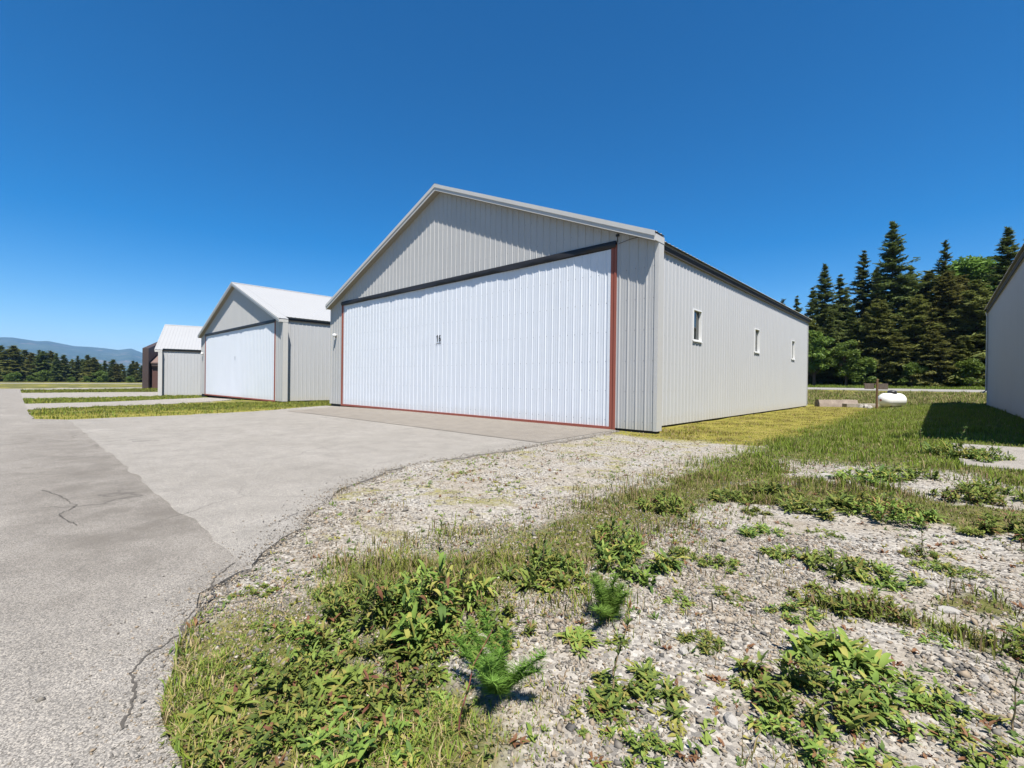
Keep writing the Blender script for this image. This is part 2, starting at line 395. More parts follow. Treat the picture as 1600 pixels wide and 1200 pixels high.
def sheet(name, poly, mat, off, label, skirt=.1, sx=3.0):
    bm = bmesh.new(); f = bm.faces.new([bm.verts.new((x, y, 0)) for x, y in poly])
    bmesh.ops.recalc_face_normals(bm, faces=bm.faces)
    x0 = min(p[0] for p in poly); x1 = max(p[0] for p in poly); y0 = min(p[1] for p in poly); y1 = max(p[1] for p in poly)
    q = x0+sx
    while q < x1: bmesh.ops.bisect_plane(bm, geom=bm.verts[:]+bm.edges[:]+bm.faces[:], plane_co=(q, 0, 0), plane_no=(1, 0, 0)); q += sx
    q = y0+sx
    while q < y1: bmesh.ops.bisect_plane(bm, geom=bm.verts[:]+bm.edges[:]+bm.faces[:], plane_co=(0, q, 0), plane_no=(0, 1, 0)); q += sx
    bmesh.ops.triangulate(bm, faces=bm.faces[:])
    for f in bm.faces:
        if f.normal.z < 0: f.normal_flip()
    for v in bm.verts: v.co.z = float(zs(v.co.x, v.co.y))+off
    if skirt:
        be = [e for e in bm.edges if e.is_boundary]
        r = bmesh.ops.extrude_edge_only(bm, edges=be)
        for v in r['geom']:
            if isinstance(v, bmesh.types.BMVert): v.co.z -= skirt
    me = bpy.data.meshes.new(name); bm.to_mesh(me); bm.free(); me.materials.append(M[mat])
    return tag(link(name, me), label, None, None, 'structure')
sheet('taxiway', taxi, 'asphalt_taxi', .012, 'worn grey asphalt taxiway at the left')
sheet('apron', apron, 'asphalt_apron', .007, 'pale asphalt apron in front of the big hangar')
sheet('door_pad', strip, 'pad_strip', .017, 'browner paved strip along the foot of the big hangar door', 0)
sheet('driveway', drive2, 'asphalt_pale', .006, 'paved drive to the second hangar')
sheet('driveway', drive3, 'asphalt_pale', .006, 'paved drive to the small grey hangar')
sheet('driveway', drive4, 'asphalt_pale', .006, 'paved drive to the brown hangar')
sheet('concrete_slab', pad4, 'asphalt_pale', .03, 'paved slab in front of the hangar at the right edge')
sheet('runway', [(-205, -400), (-185, -400), (-195, 200), (-215, 200)], 'asphalt_pale', .03, 'distant pale runway strip', .1, 40)
sheet('road', [(-60, 60.5), (90, 60.5), (90, 71), (-60, 71)], 'road_grey', .03, 'grey road on the bank behind the hangars', .1, 6)

# broken asphalt lip: the crack that runs along the taxiway edge (a real gap in the surface, built as a dark sunken ribbon)
painted('crack_fill', (.06, .053, .045), .9, .5)
_cg = np.random.default_rng(4)
def crack(pts, wid, label, seed):
    cr = ragged(pts, .02, .06, seed); N = len(cr); P = np.array(cr)+_cg.normal(0, .006, (N, 2)); b = MB()
    ws = wid*(.25+1.5*np.abs(wob(P[:, 0], P[:, 1], 7., seed))+.5*_cg.random(N)); ws[0] = ws[-1] = .001
    V = []
    for i in range(N):
        d = P[min(i+1, N-1)]-P[max(i-1, 0)]; d /= np.linalg.norm(d)+1e-9; q = np.array([-d[1], d[0]])
        V += [(*(P[i]-q*ws[i]), .0163), (*(P[i]+q*ws[i]*(.4+1.2*_cg.random())), .0163)]
    b.add(V, [(2*i, 2*i+2, 2*i+3, 2*i+1) for i in range(N-1)]); tag(b.build('pavement_crack', M['crack_fill']), label, None, None, 'structure')
crack([(-2.5, .34), (-2.75, .40), (-2.98, .38), (-3.12, .47), (-3.22, .66), (-3.52, .80), (-3.62, .92), (-3.95, 1.02), (-4.15, 1.24)], .006, 'jagged crack along the broken asphalt edge', 13.)
crack([(-4.95, 1.75), (-5.25, 2.2), (-5.3, 2.5), (-5.45, 2.7)], .004, 'thin crack across the pale apron', 17.)
crack([(-6.3, .45), (-6.9, .35), (-7.3, .5), (-7.9, .42), (-8.6, .3)], .005, 'crack in the dark band of the taxiway', 18.)

# mountains: a long ridge some nine kilometres off
prof = [(-60, 532), (-30, 528), (0, 526), (20, 527), (40, 530), (58, 532.5), (75, 532), (95, 536), (115, 540), (140, 541.5), (165, 544), (185, 546.5), (205, 544), (215, 548), (230, 553), (260, 560), (300, 566), (420, 572), (560, 578), (760, 584)]
def px_dir(x, y): return _fw+_r2*((x-800)/CAM_F)+_u2*((600-y)/CAM_F)
NX, NYY = 230, 40; mv = []
for j in range(NYY):
    for i in range(NX):
        px = -60+820*i/(NX-1)
        for (xa, ya), (xb, yb) in zip(prof, prof[1:]):
            if xa <= px <= xb: py = ya+(yb-ya)*(px-xa)/(xb-xa)
        d = px_dir(px, py); hor = math.hypot(d.x, d.y); dist = 6200+4200*j/(NYY-1)
        az = Vector((d.x/hor, d.y/hor)); crest = d.z/hor*9200+1.5
        u = (dist-6200)/3000; prof_f = max(0., u)**.8 if u < 1 else max(0, 1-(u-1)*1.2)
        X, Y = az.x*dist, az.y*dist
        nz = noise.ridged_multi_fractal(Vector((X*.0011, Y*.0011, 3.)), 1., 2.1, 5, 1., 2.)-1.1
        h = crest*prof_f+nz*crest*.16*max(0, (1-abs(prof_f)))*1.6+nz*5
        mv.append((X, Y, h-2))
ii = np.arange(NX*NYY).reshape(NYY, NX)
mq = np.stack([ii[:-1, :-1], ii[1:, :-1], ii[1:, 1:], ii[:-1, 1:]], -1).reshape(-1, 4)
tag(link('mountain_range', np_mesh('mountain_range', mv, mq, M['mountain'], smooth=True, quads=True)), 'long blue mountain ridge on the far horizon', None, None, 'structure')

# ------------------------------------------------------------------ hangars
PITCH = .3048
def rib_profile(x0, x1, phase=0.0):
    """x positions and rib heights of trapezoid-ribbed steel sheet between x0 and x1"""
    pts = {}
    k0 = math.floor((x0-phase)/PITCH)-1; k1 = math.ceil((x1-phase)/PITCH)+1
    base = []
    for k in range(k0, k1+1):
        c = phase+k*PITCH
        base += [(c-.034, 0), (c-.013, .021), (c+.013, .021), (c+.034, 0), (c+.085, 0), (c+.098, .005), (c+.112, .005), (c+.125, 0), (c+.18, 0), (c+.193, .005), (c+.207, .005), (c+.22, 0)]
    def h(x):
        for (a, ha), (b_, hb) in zip(base, base[1:]):
            if a <= x <= b_: return ha+(hb-ha)*(x-a)/(b_-a+1e-9)
        return 0
    xs_ = [x0]+[a for a, _ in base if x0+1e-4 < a < x1-1e-4]+[x1]
    return [(x, h(x)) for x in xs_]
_pc = {}
def panel_rect(mat, wdt, hgt):
    """shared mesh: sheet in local xz, ribs towards -y, lower-left corner at the origin; ribs at .1 + k*pitch"""
    key = (mat, round(wdt, 3), round(hgt, 3))
    if key not in _pc:
        pf = [(q_, h_*(.75 if mat == 'white_door' else 1)) for q_, h_ in rib_profile(0, wdt, .1)]; b = MB(); n = len(pf)
        b.add([(x, -h, 0) for x, h in pf]+[(x, -h, hgt) for x, h in pf], [(i, i+1, n+i+1, n+i) for i in range(n-1)])
        _pc[key] = b.mesh('panel', M[mat])
    return _pc[key]
def panel_cut(mat, x0, x1, zbot, ztop, extra=(), holes=(), name='panel', phase=None):
    pf = rib_profile(x0, x1, x0+.1 if phase is None else phase)
    xs_ = sorted(set([p_[0] for p_ in pf]+[e for e in extra if x0 < e < x1]))
    ip = lambda x: np.interp(x, [p_[0] for p_ in pf], [p_[1] for p_ in pf])
    b = MB()
    for xa, xb in zip(xs_, xs_[1:]):
        segs = [((zbot, zbot), (ztop(xa), ztop(xb)))]
        for (hx0, hx1, hz0, hz1) in holes:
            if hx0-1e-4 <= xa and xb <= hx1+1e-4: segs = [((zbot, zbot), (hz0, hz0)), ((hz1, hz1), (ztop(xa), ztop(xb)))]
        for (za, zb), (zc, zd) in segs:
            b.add([(xa, -ip(xa), za), (xb, -ip(xb), zb), (xb, -ip(xb), zd), (xa, -ip(xa), zc)], [(0, 1, 2, 3)])
    return b.mesh(name, M[mat])

def ribbon(b, pts, half, y):
    P = [Vector((x, z)) for x, z in pts]; V = []
    for i, p_ in enumerate(P):
        d = (P[min(i+1, len(P)-1)]-P[max(i-1, 0)]).normalized(); q = Vector((-d.y, d.x))*half
        V += [(p_.x-q.x, y, p_.y-q.y), (p_.x+q.x, y, p_.y+q.y)]
    b.add(V, [(2*i, 2*i+2, 2*i+3, 2*i+1) for i in range(len(P)-1)])
def numerals(body, mat, h=.30, y=-.0052):
    """bold stencilled numerals as flat strokes"""
    b = MB(); x0 = -.19*len(body)/2
    for ch in body:
        if ch == '1':
            ribbon(b, [(x0+.10, 0), (x0+.10, h)], .030, y); ribbon(b, [(x0+.03, h*.72), (x0+.085, h*.93)], .022, y-.0004)
        else:
            ring = [(x0+.085+.052*math.cos(a), .088+.062*math.sin(a)) for a in np.linspace(0, 2*math.pi, 19)]; ribbon(b, ring, .024, y)
            ribbon(b, [(x0+.033, .09), (x0+.032, .16), (x0+.042, h*.78), (x0+.068, h*.90), (x0+.10, h*.92), (x0+.13, h*.82)], .024, y-.0004)
        x0 += .185
    return b.mesh('number', M[mat])

def hangar(name, loc, rz, label, group, hw=10.46, D=25.4, zt=5.73, zr=10.03, dw=8.83, dtop=5.82, si=.72, side=1, front=True,
           windows=(), number=None, lamp=True, jamb_r=True, roofL=False):
    R = empty(name, loc, rz); tag(R, label, 'hangar', group)
    s = (zr-zt)/hw; o = .32; t_ = .33; fh = .27; pb = .1
    zsf = lambda x: zr-s*abs(x)                      # soffit line; roof top is fh above
    xw = hw-si                                       # side wall plane
    eo = .15                                         # side eave overhang
    # footing boxes; near-black colour paints in the shadow gap below the wall sheets
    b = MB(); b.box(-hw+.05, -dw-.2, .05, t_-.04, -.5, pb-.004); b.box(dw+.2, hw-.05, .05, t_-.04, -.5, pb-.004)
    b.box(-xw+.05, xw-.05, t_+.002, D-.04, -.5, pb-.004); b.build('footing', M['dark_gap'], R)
    # front wall carcass and its ribbed sheets
    b = MB(); hd = dtop+.2
    for q in (-1, 1):
        xa, xb = sorted((q*(dw+.24), q*(hw-.02)))
        b.prism_y([(xa, pb), (xb, pb), (xb, zsf(xb)-.004), (xa, zsf(xa)-.004)], .025, t_-.02)
    b.prism_y([(-dw-.24, hd), (dw+.24, hd), (dw+.24, zsf(dw+.24)-.004), (0, zr-.004), (-dw-.24, zsf(dw+.24)-.004)], .025, t_-.02)
    fwall = b.build('front_wall', M['grey_steel'], R)
    if front:
        x = -dw-.22
        while x < dw+.2:
            x1 = min(x+.9144, dw+.22)
            link('panel', panel_cut('grey_steel', x, x1, hd-.02, lambda q: zsf(q)-.003, (0.,)), fwall); x = x1
        for q in (-1, 1):
            a0, a1 = sorted((q*(dw+.222), q*(hw-.11))); x = a0
            while x < a1-1e-3:
                x1 = min(x+.9144, a1)
                link('panel', panel_cut('grey_steel', x, x1, pb-.03, lambda q_: zsf(q_)-.003), fwall); x = x1
    # corner trims close the returns
    for q in (-1, 1):
        b = MB(); a0, a1 = sorted((q*(hw-.12), q*hw))
        b.prism_y([(a0, pb-.035), (a1, pb-.035), (a1, zsf(a1)-.002), (a0, zsf(a0)-.002)], -.024, .0245)
        a0, a1 = sorted((q*(hw-.018), q*hw)); b.box(a0, a1, .0245, t_, pb-.035, zsf(hw)-.002)
        a0, a1 = sorted((q*(xw-.1), q*(hw-.018))); b.box(a0, a1, t_-.018, t_-.001, pb-.035, zsf(hw)-.01)
        b.build('corner_trim', M['trim'], R)
    # side walls (carcass with window openings)
    Ls = D-t_
    topw = zsf(xw)-.01
    for q in (-1, 1):
        b = MB(); a0, a1 = sorted((q*(xw-.16), q*(xw-.012))); cur = t_
        if q == side:
            for (y0, y1, z0, z1) in windows:
                b.box(a0, a1, cur, y0, pb, topw); b.box(a0, a1, y0, y1, pb, z0); b.box(a0, a1, y0, y1, z1, topw); cur = y1
        b.box(a0, a1, cur, D, pb, topw)
        sw = b.build('side_wall', M['side_steel'], R)
        if q == side:
            # sheets are drawn in the wall's own xz and turned to face sideways
            y = t_
            while y < D-1e-3:
                y1 = min(y+.9144, D); hl = [w_ for w_ in windows if w_[0] < y1 and w_[1] > y]
                if hl or y1-y < .91:
                    me = panel_cut('side_steel', y, y1, 0, lambda q_: topw-pb+.03, [e for w_ in hl for e in w_[:2]], [(w_[0], w_[1], w_[2]-pb+.03, w_[3]-pb+.03) for w_ in hl])
                    off = 0
                else: me = panel_rect('side_steel', .9144, topw-pb+.03); off = y
                po = bpy.data.objects.new('panel', me); COL.objects.link(po); po.parent = sw
                if q > 0: po.rotation_euler = (0, 0, math.pi/2); po.location = (xw, off, pb-.03)
                else: po.rotation_euler = (0, 0, -math.pi/2); po.location = (-xw, (off+.9144 if off else y+y1), pb-.03)
                y = y1
            b = MB(); a0, a1 = sorted((q*(xw-.05), q*(xw+.03))); b.box(a0, a1, D+.001, D+.03, pb-.03, topw-.01)
            a0, a1 = sorted((q*(xw+.022), q*(xw+.03))); b.box(a0, a1, D-.09, D+.001, pb-.03, topw-.01); b.build('corner_trim', M['trim'], R)
            for (y0, y1, z0, z1) in windows:
                W = MB(); f = .042
                wx0, wx1 = sorted((q*(xw-.10), q*(xw+.034)))
                W.box(wx0, wx1, y0, y0+f, z0, z1); W.box(wx0, wx1, y1-f, y1, z0, z1)
                W.box(wx0, wx1, y0+f, y1-f, z0, z0+f); W.box(wx0, wx1, y0+f, y1-f, z1-f, z1)
                wo = W.build('window', M['white_plastic'], R)
                g = MB(); a0, a1 = sorted((q*(xw-.095), q*(xw-.08))); g.box(a0, a1, y0+f+.001, y1-f-.001, z0+f+.001, z1-f-.001); g.build('pane', M['glass'], wo)
                g = MB(); a0, a1 = sorted((q*(xw+.0345), q*(xw+.06))); g.box(a0, a1, y0-.03, y1+.03, z0-.045, z0-.002); g.build('sill', M['white_plastic'], wo)
    b = MB(); b.prism_y([(-xw+.17, pb), (xw-.17, pb), (xw-.17, zsf(xw)), (0, zr-.01), (-xw+.17, zsf(xw))], D-.2, D-.02); b.build('back_wall', M['grey_steel'], R)
    # roof: deck, then ribbed sheets on the seen slope
    ye = D+.08; xe = xw+eo
    b = MB()
    for q in (-1, 1):
        def deck(xo, y0, y1):
            P = [(0, zr+.02), (q*xo, zsf(xo)+.02), (q*xo, zsf(xo)+fh-.03), (0, zr+fh-.03)]
            b.prism_y(P if q > 0 else P[::-1], y0, y1)
        deck(hw-.01, -o+.045, t_+.0); deck(xe-.09, t_+.001, ye)
    roof = b.build('roof', M['white_roof'], R)
    c_, L = math.cos(math.atan(s)), None
    for q in ((1, -1) if roofL else (side,)):
        y = -o+.01
        while y < ye:
            xo = hw+.03 if y < t_-.3 else xe+.03
            y1 = y+.9144 if y > -.3 else t_+.02
            ln = xo/c_
            key = ('roof', round(ln, 3), round(y1-y, 3))
            if key not in _pc:
                pf = rib_profile(0, y1-y, .1); bb = MB(); n = len(pf)
                bb.add([(0, yy, h) for yy, h in pf]+[(ln, yy, h) for yy, h in pf], [(i, n+i, n+i+1, i+1) for i in range(n-1)]); _pc[key] = bb.mesh('panel', M['white_roof'])
            po = bpy.data.objects.new('panel', _pc[key]); COL.objects.link(po); po.parent = roof
            if q > 0: po.rotation_euler = (0, math.atan(s), 0); po.location = (0, y, zr+fh-.012)
            else: po.rotation_euler = (0, math.atan(s), math.pi); po.location = (0, y1, zr+fh-.012)
            y = y1
    # ridge cap
    b = MB(); cw = .2
    for q in (-1, 1):
        P = [(0, zr+fh+.016), (q*cw, zsf(cw)+fh+.016), (q*cw, zsf(cw)+fh+.026), (0, zr+fh+.03)]
        b.prism_y(P if q > 0 else P[::-1], -o-.02, ye)
    b.build('ridge_cap', M['white_roof'], roof)
    # rake boards: lower board and a lapped upper trim, both sides
    for q in (-1, 1):
        b = MB(); P = [(0, zr-.02), (q*hw, zt-.02), (q*hw, zt+.13), (0, zr+.13)]
        b.prism_y(P if q > 0 else P[::-1], -o, -o+.04)
        P = [(0, zr+.118), (q*(hw+.012), zt+.118-.005), (q*(hw+.012), zt+fh-.004), (0, zr+fh+.001)]
        b.prism_y(P if q > 0 else P[::-1], -o-.026, -o-.001); b.build('fascia', M['fascia'], R)
        b = MB(); P = [(0, zr-.001), (q*(hw-.005), zsf(hw-.005)-.001), (q*(hw-.005), zsf(hw-.005)+.016), (0, zr+.016)]
        b.prism_y(P if q > 0 else P[::-1], -o+.041, .024); b.build('soffit', M['soffit'], R)
        # end return of the rake box
        b = MB(); a0, a1 = sorted((q*(hw-.005), q*(hw+.01))); b.box(a0, a1, -o+.041, t_, zt-.0, zt+.2); b.build('fascia', M['fascia'], R)
        # side eave: board and soffit
        b = MB(); a0, a1 = sorted((q*(xe-.085), q*(xe-.06))); b.box(a0, a1, t_+.002, ye, zsf(xe)-.02, zsf(xe)+.17); b.build('dark_eave_band', M['dark_gap'], R)
        b = MB(); a0, a1 = sorted((q*(xw-.005), q*(xe-.086))); b.box(a0, a1, t_+.002, ye-.01, zsf(xe)-.012, zsf(xe)+.004); b.build('soffit', M['soffit'], R)
    # door
    if front:
        b = MB(); b.box(-dw, dw, .03, .2, .09, dtop); door = b.build('door', M['white_door'], R)
        n = int(round(2*dw/.9144)); wdt = 2*dw/n
        for k in range(n):
            link('panel', panel_rect('white_door', wdt-.0005, dtop-.1), door, (-dw+k*wdt, .012, .1))
        b = MB(); b.box(-dw, dw, -.03, .02, .028, .098); b.box(-dw, dw, -.045, .03, .0, .03); b.build('bottom_rail', M['red_primer'], door)
        for e0, e1 in ((dw-.10, dw-.002), (-dw+.002, -dw+.05)):
            b = MB(); b.box(e0, e1, -.014, -.0095, .1, dtop-.005); b.build('edge_strip', M['white_door'], door)
        # wavy rubber flap over the door head
        b = MB(); N = 90; vs = []
        for k in range(N+1):
            x = -dw-.2+(2*dw+.4)*k/N; wv = noise.noise(Vector((x*.9, loc[0], 1.)))*.05+noise.noise(Vector((x*2.7, loc[0], 5.)))*.025
            zb = dtop+.005+noise.noise(Vector((x*.5, 3., loc[0])))*.035
            vs += [(x, -.05, hd+.03), (x, -.085+wv, (hd+zb)/2), (x, -.06-wv, zb)]
        for k in range(N): b.f += [(3*k, 3*k+1, 3*k+4, 3*k+3), (3*k+1, 3*k+2, 3*k+5, 3*k+4)]; b.mi += [0, 0]
        b.v = vs; b.box(-dw-.2, dw+.2, -.049, .024, hd-.02, hd+.03); b.box(-dw-.2, dw+.2, .0, .024, dtop+.002, hd-.021)
        b.build('head_flap', M['rubber'], R, True)
        for q in (-1, 1):
            b = MB(); 
            for a0, a1, y0 in ((dw+.005, dw+.105, -.015), (dw+.105, dw+.135, .005), (dw+.135, dw+.218, -.03)):
                u0, u1 = sorted((q*a0, q*a1)); b.box(u0, u1, y0, .2, .0, dtop+.1)
            b.build('door_post', M['red_primer'], R)
        if number:
            me = numerals(number, 'lettering' if len(number) > 1 else 'grey_lettering')
            no = link('number', me, door, (0.0, 0, 3.28))
            if number == '16':      # a short row of small marks under the numerals, too small to read
                b = MB(); x = -.15
                ribbon(b, [(-.19, 3.13), (-.165, 3.215)], .012, -.0052)
                while x < .14:
                    wd = random.uniform(.015, .035); ribbon(b, [(x+.02, 3.205), (x+.02+wd, 3.205)], .022+random.uniform(-.006, .006), -.0052); x += wd+.008
                b.build('small_marks', M['lettering'], door)
        if lamp:
            lx = -hw+.75; b = MB(); b.box(lx-.05, lx+.05, -.06, -.02, 4.0, 4.16); b.tube([(lx, -.04, 4.1), (lx, -.12, 4.12)], .025, 8)
            lo = b.build('wall_lamp', M['black_metal'], R)
            b = MB(); b.tube([(lx, -.13, 4.06), (lx, -.13, 4.09), (lx, -.13, 4.16), (lx, -.13, 4.21), (lx, -.13, 4.235)], [.07, .10, .115, .08, .02], 12); b.build('globe', M['white_plastic'], lo, True)
    return R

wins = [(4.48+8.0*k-.02, 5.34+8.0*k-.02, 3.17, 4.37) for k in range(3)]
H1 = hangar('aircraft_hangar', (-16.64, 13.1, 0), 0, 'large grey steel hangar with wide white door numbered 16', 'steel hangars in a row', windows=wins, number='16')
# fittings on the big hangar's right pier
b = MB(); b.box(9.02, 9.12, -.06, -.022, 6.17, 6.24); b.tube([(9.07, -.04, 6.0), (9.07, -.045, 6.2)], .012, 5); b.build('bracket', M['black_metal'], H1)
b = MB(); b.tube([(9.1, -.03, 5.93), (9.5, -.04, 5.99), (10.05, -.05, 6.02)], .008, 5); b.build('cable', M['black_metal'], H1)
def screw_rows(coords, parent):
    V = []; F = []
    for (x, y, z, ax) in coords:
        k = len(V); r0 = .011
        V += [(x-r0, y, z-r0), (x+r0, y, z-r0), (x+r0, y, z+r0), (x-r0, y, z+r0)] if ax == 0 else [(x, y-r0, z-r0), (x, y+r0, z-r0), (x, y+r0, z+r0), (x, y-r0, z+r0)]; F.append((k, k+1, k+2, k+3))
    bb = MB(); bb.add(V, F); tag(bb.build('screws', M['screw'], parent), kind='stuff')
painted('screw', (.16, .16, .16), .5, .2)
rows = (.32, 1.25, 2.2, 3.15, 4.1, 5.05)
cc = [(x+dx, -.0035, z+random.uniform(-.01, .01), 0) for x in np.arange(9.32, 10.3, .3048) for z in rows for dx in (-.06, .07)]
nd = int(round(2*8.83/.9144)); wd_ = 2*8.83/nd
cc += [(-8.83+k*wd_+.1+j*PITCH+.06, .0085, z+random.uniform(-.01, .01), 0) for k in range(nd) for j in range(3) for z in rows]
cc += [(-9.05+.1+k*PITCH+.06, -.0035, z+random.uniform(-.01, .01), 0) for k in range(59) for z in (6.5, 7.4, 8.3, 9.1) if z < 10.03-.411*abs(-8.95+k*PITCH)-.25]
cc += [(9.74+.0035, .33+.1+k*PITCH+.06, z+random.uniform(-.01, .01), 1) for k in range(82) for z in rows if not any(w_[0]-.1 < .43+k*PITCH+.06 < w_[1]+.1 and w_[2]-.1 < z < w_[3]+.1 for w_ in wins)]
screw_rows(cc, H1)
hangar('aircraft_hangar', (-34.3-10.46, 13.1, -.16), 0, 'second grey hangar with white door and white sunlit roof', 'steel hangars in a row', zr=9.67, number='1')
H3 = hangar('aircraft_hangar', (-62.3, 10.8, -.55), 0, 'small grey hangar with steep white roof behind the second hangar', 'steel hangars in a row', hw=8.2, D=16, zt=4.85, zr=8.35, dw=6.6, dtop=4.6, si=.5, lamp=False)
ang = -math.radians(16.5); H3.rotation_euler = (0, 0, ang)
H3.location = Vector((-62.3, 10.8, -.55))-Matrix.Rotation(ang, 3, 'Z') @ Vector((8.2, 0, 0))
b = MB(); b.box(7.72, 7.86, 13.2, 13.5, 1.3, 1.75); b.tube([(7.77, 13.35, 1.3), (7.77, 13.35, -.1)], .03, 6); b.build('meter_box', M['black_metal'], H3)
H4 = hangar('aircraft_hangar', (12.035, 13.1, .33), 0, 'grey hangar cut off by the right edge, its near wall in shade', 'steel hangars in a row', side=-1, front=False, D=29.3)
xw = 10.46-.72
b = MB(); b.tube([(-xw-.14, 28.9, 5.95), (-xw-.08, 28.9, 5.7), (-xw-.08, 28.9, 1.0), (-xw-.24, 28.9, .85)], .045, 8); b.build('downpipe', M['trim'], H4)

# brown hangar with a tall false front, far down the row
ba = -math.radians(22); bl = Vector((-105.7, 16.0, -.5))-Matrix.Rotation(ba, 3, 'Z') @ Vector((6.9, 0, 0))
B = empty('brown_hangar', bl, ba); tag(B, 'dark brown hangar with tall false front at the far end of the row', 'hangar')
b = MB(); b.box(-12, 5.6, 1.1, 16, 0, 4.1); bw = b.build('wall', M['brown_steel'], B)
b = MB(); P = [(-12.4, 4.6), (6.1, 4.6), (6.1, 4.8), (-3.2, 7.6), (-12.4, 4.8)]; b.prism_y(P, 1.0, 16.4); b.build('roof', M['brown_roof'], B)
b = MB(); b.prism_y([(-13, 0), (6.9, 0), (6.9, 7.3), (-3.2, 9.2), (-13, 7.3)], .0, .9); b.build('false_front', M['dark_brown'], B)
b = MB(); b.box(5.55, 6.0, 1.15, 15.9, 4.1, 4.58); b.build('dark_eave_band', M['dark_brown'], B)  # dark box paints in the band of shadow beneath the eave
b = MB(); b.box(-1.6, -.6, 9.5, 10.5, 5.0, 9.6); b.build('chimney', M['dark_brown'], B)

# ------------------------------------------------------------------ propane tank, post, concrete by the bank
T = empty('propane_tank', (-2.25, 39.3, zs(-2.25, 39.3)-.16), math.radians(60)); tag(T, 'white propane tank with black dome lid behind the wooden post', 'propane tank'); T.scale = (.85, .85, .85)
b = MB(); Lh = .72; r_ = .53; cz = .78
pts = [(-Lh-.42*math.sin(a), 0, cz) for a in (math.pi/2, 1.35, 1.1, .8, .45, .15)]+[(-Lh*.5, 0, cz), (0, 0, cz), (Lh*.5, 0, cz)]+[(Lh+.42*math.sin(a), 0, cz) for a in (.15, .45, .8, 1.1, 1.35, math.pi/2)]
rr = [.02]+[r_*math.cos(a) for a in (1.35, 1.1, .8, .45, .15)]+[r_]*3+[r_*math.cos(a) for a in (.15, .45, .8, 1.1, 1.35)]+[.02]
b.tube(pts, rr, 28); b.build('tank_body', M['tank_white'], T, True)
b = MB(); b.tube([(0, 0, cz+r_-.05), (0, 0, cz+r_+.12), (0, 0, cz+r_+.2), (0, 0, cz+r_+.24)], [.30, .30, .24, .05], 16); b.build('dome_lid', M['black_metal'], T, True)
for q in (-.5, .5):
    b = MB(); b.prism_y([(q-.06, 0), (q+.06, 0), (q+.06, cz-.3), (q-.06, cz-.3)], -.32, .32); b.build('support', M['old_concrete'], T)
b = MB(); q = .12; cx = -Lh-.425
b.add([(cx, -q+.05, cz), (cx, .05, cz-q*.8), (cx, q+.05, cz), (cx, .05, cz+q*.8), (cx+.05, -q+.05, cz), (cx+.05, .05, cz-q*.8), (cx+.05, q+.05, cz), (cx+.05, .05, cz+q*.8)], [(3, 2, 1, 0), (4, 5, 6, 7), (0, 1, 5, 4), (1, 2, 6, 5), (2, 3, 7, 6), (3, 0, 4, 7)]); b.build('diamond_placard', M['placard_red'], T)

P0 = empty('wooden_post', (-2.87, 37.2, zs(-2.87, 37.2)-.05), math.radians(30)); tag(P0, 'weathered wooden post standing in the grass before the tank', 'post')
b = MB(); b.tube([(0, 0, -.2), (.0, 0, .9), (.01, 0, 1.92), (.01, 0, 1.97)], [.066, .062, .06, .04], 9); b.build('post', M['post_wood'], P0)
b = MB(); b.box(-.62, -.09, .12, .17, 1.32, 1.66); b.box(.10, .66, .12, .17, 1.30, 1.66); b.build('board', M['grey_wood'], P0)
b = MB(); b.box(-.66, .70, .172, .21, 1.60, 1.68); b.build('rail', M['grey_wood'], P0)

def rough_block(name, prof_, x0, x1, loc, rz, mat, label, cat, amp=.03, group=None):
    bm = bmesh.new(); n = 9
    rows = []
    for k in range(n):
        x = x0+(x1-x0)*k/(n-1); rows.append([bm.verts.new((x+amp*wob(y, z, 3, 5.+k), y+amp*wob(x, z, 2, 1.), z+(amp*wob(x, y, 2, 9.) if z > .02 else 0))) for y, z in prof_])
    for k in range(n-1):
        for i in range(len(prof_)):
            j = (i+1) % len(prof_); bm.faces.new((rows[k][i], rows[k][j], rows[k+1][j], rows[k+1][i]))
    bm.faces.new(rows[0][::-1]); bm.faces.new(rows[-1]); bmesh.ops.recalc_face_normals(bm, faces=bm.faces)
    me = bpy.data.meshes.new(name); bm.to_mesh(me); bm.free(); me.materials.append(M[mat])
    o = link(name, me, None, loc, rz); return tag(o, label, cat, group)
rough_block('concrete_barrier', [(-.34, 0), (.34, 0), (.28, .25), (.16, .52), (-.16, .52), (-.28, .25)], -1.35, 1.35, (-5.4, 40.3, zs(-5.4, 40.3)-.02), math.radians(40), 'old_concrete', 'weathered concrete barrier block behind the far corner of the big hangar', 'barrier')
rough_block('concrete_footing', [(-.5, 0), (.5, 0), (.5, .26), (-.5, .26)], -1.5, 1.3, (-3.9, 41.2, zs(-3.9, 41.2)-.02), math.radians(40), 'concrete', 'low flat concrete slab between the barrier block and the tank', 'slab', .02)

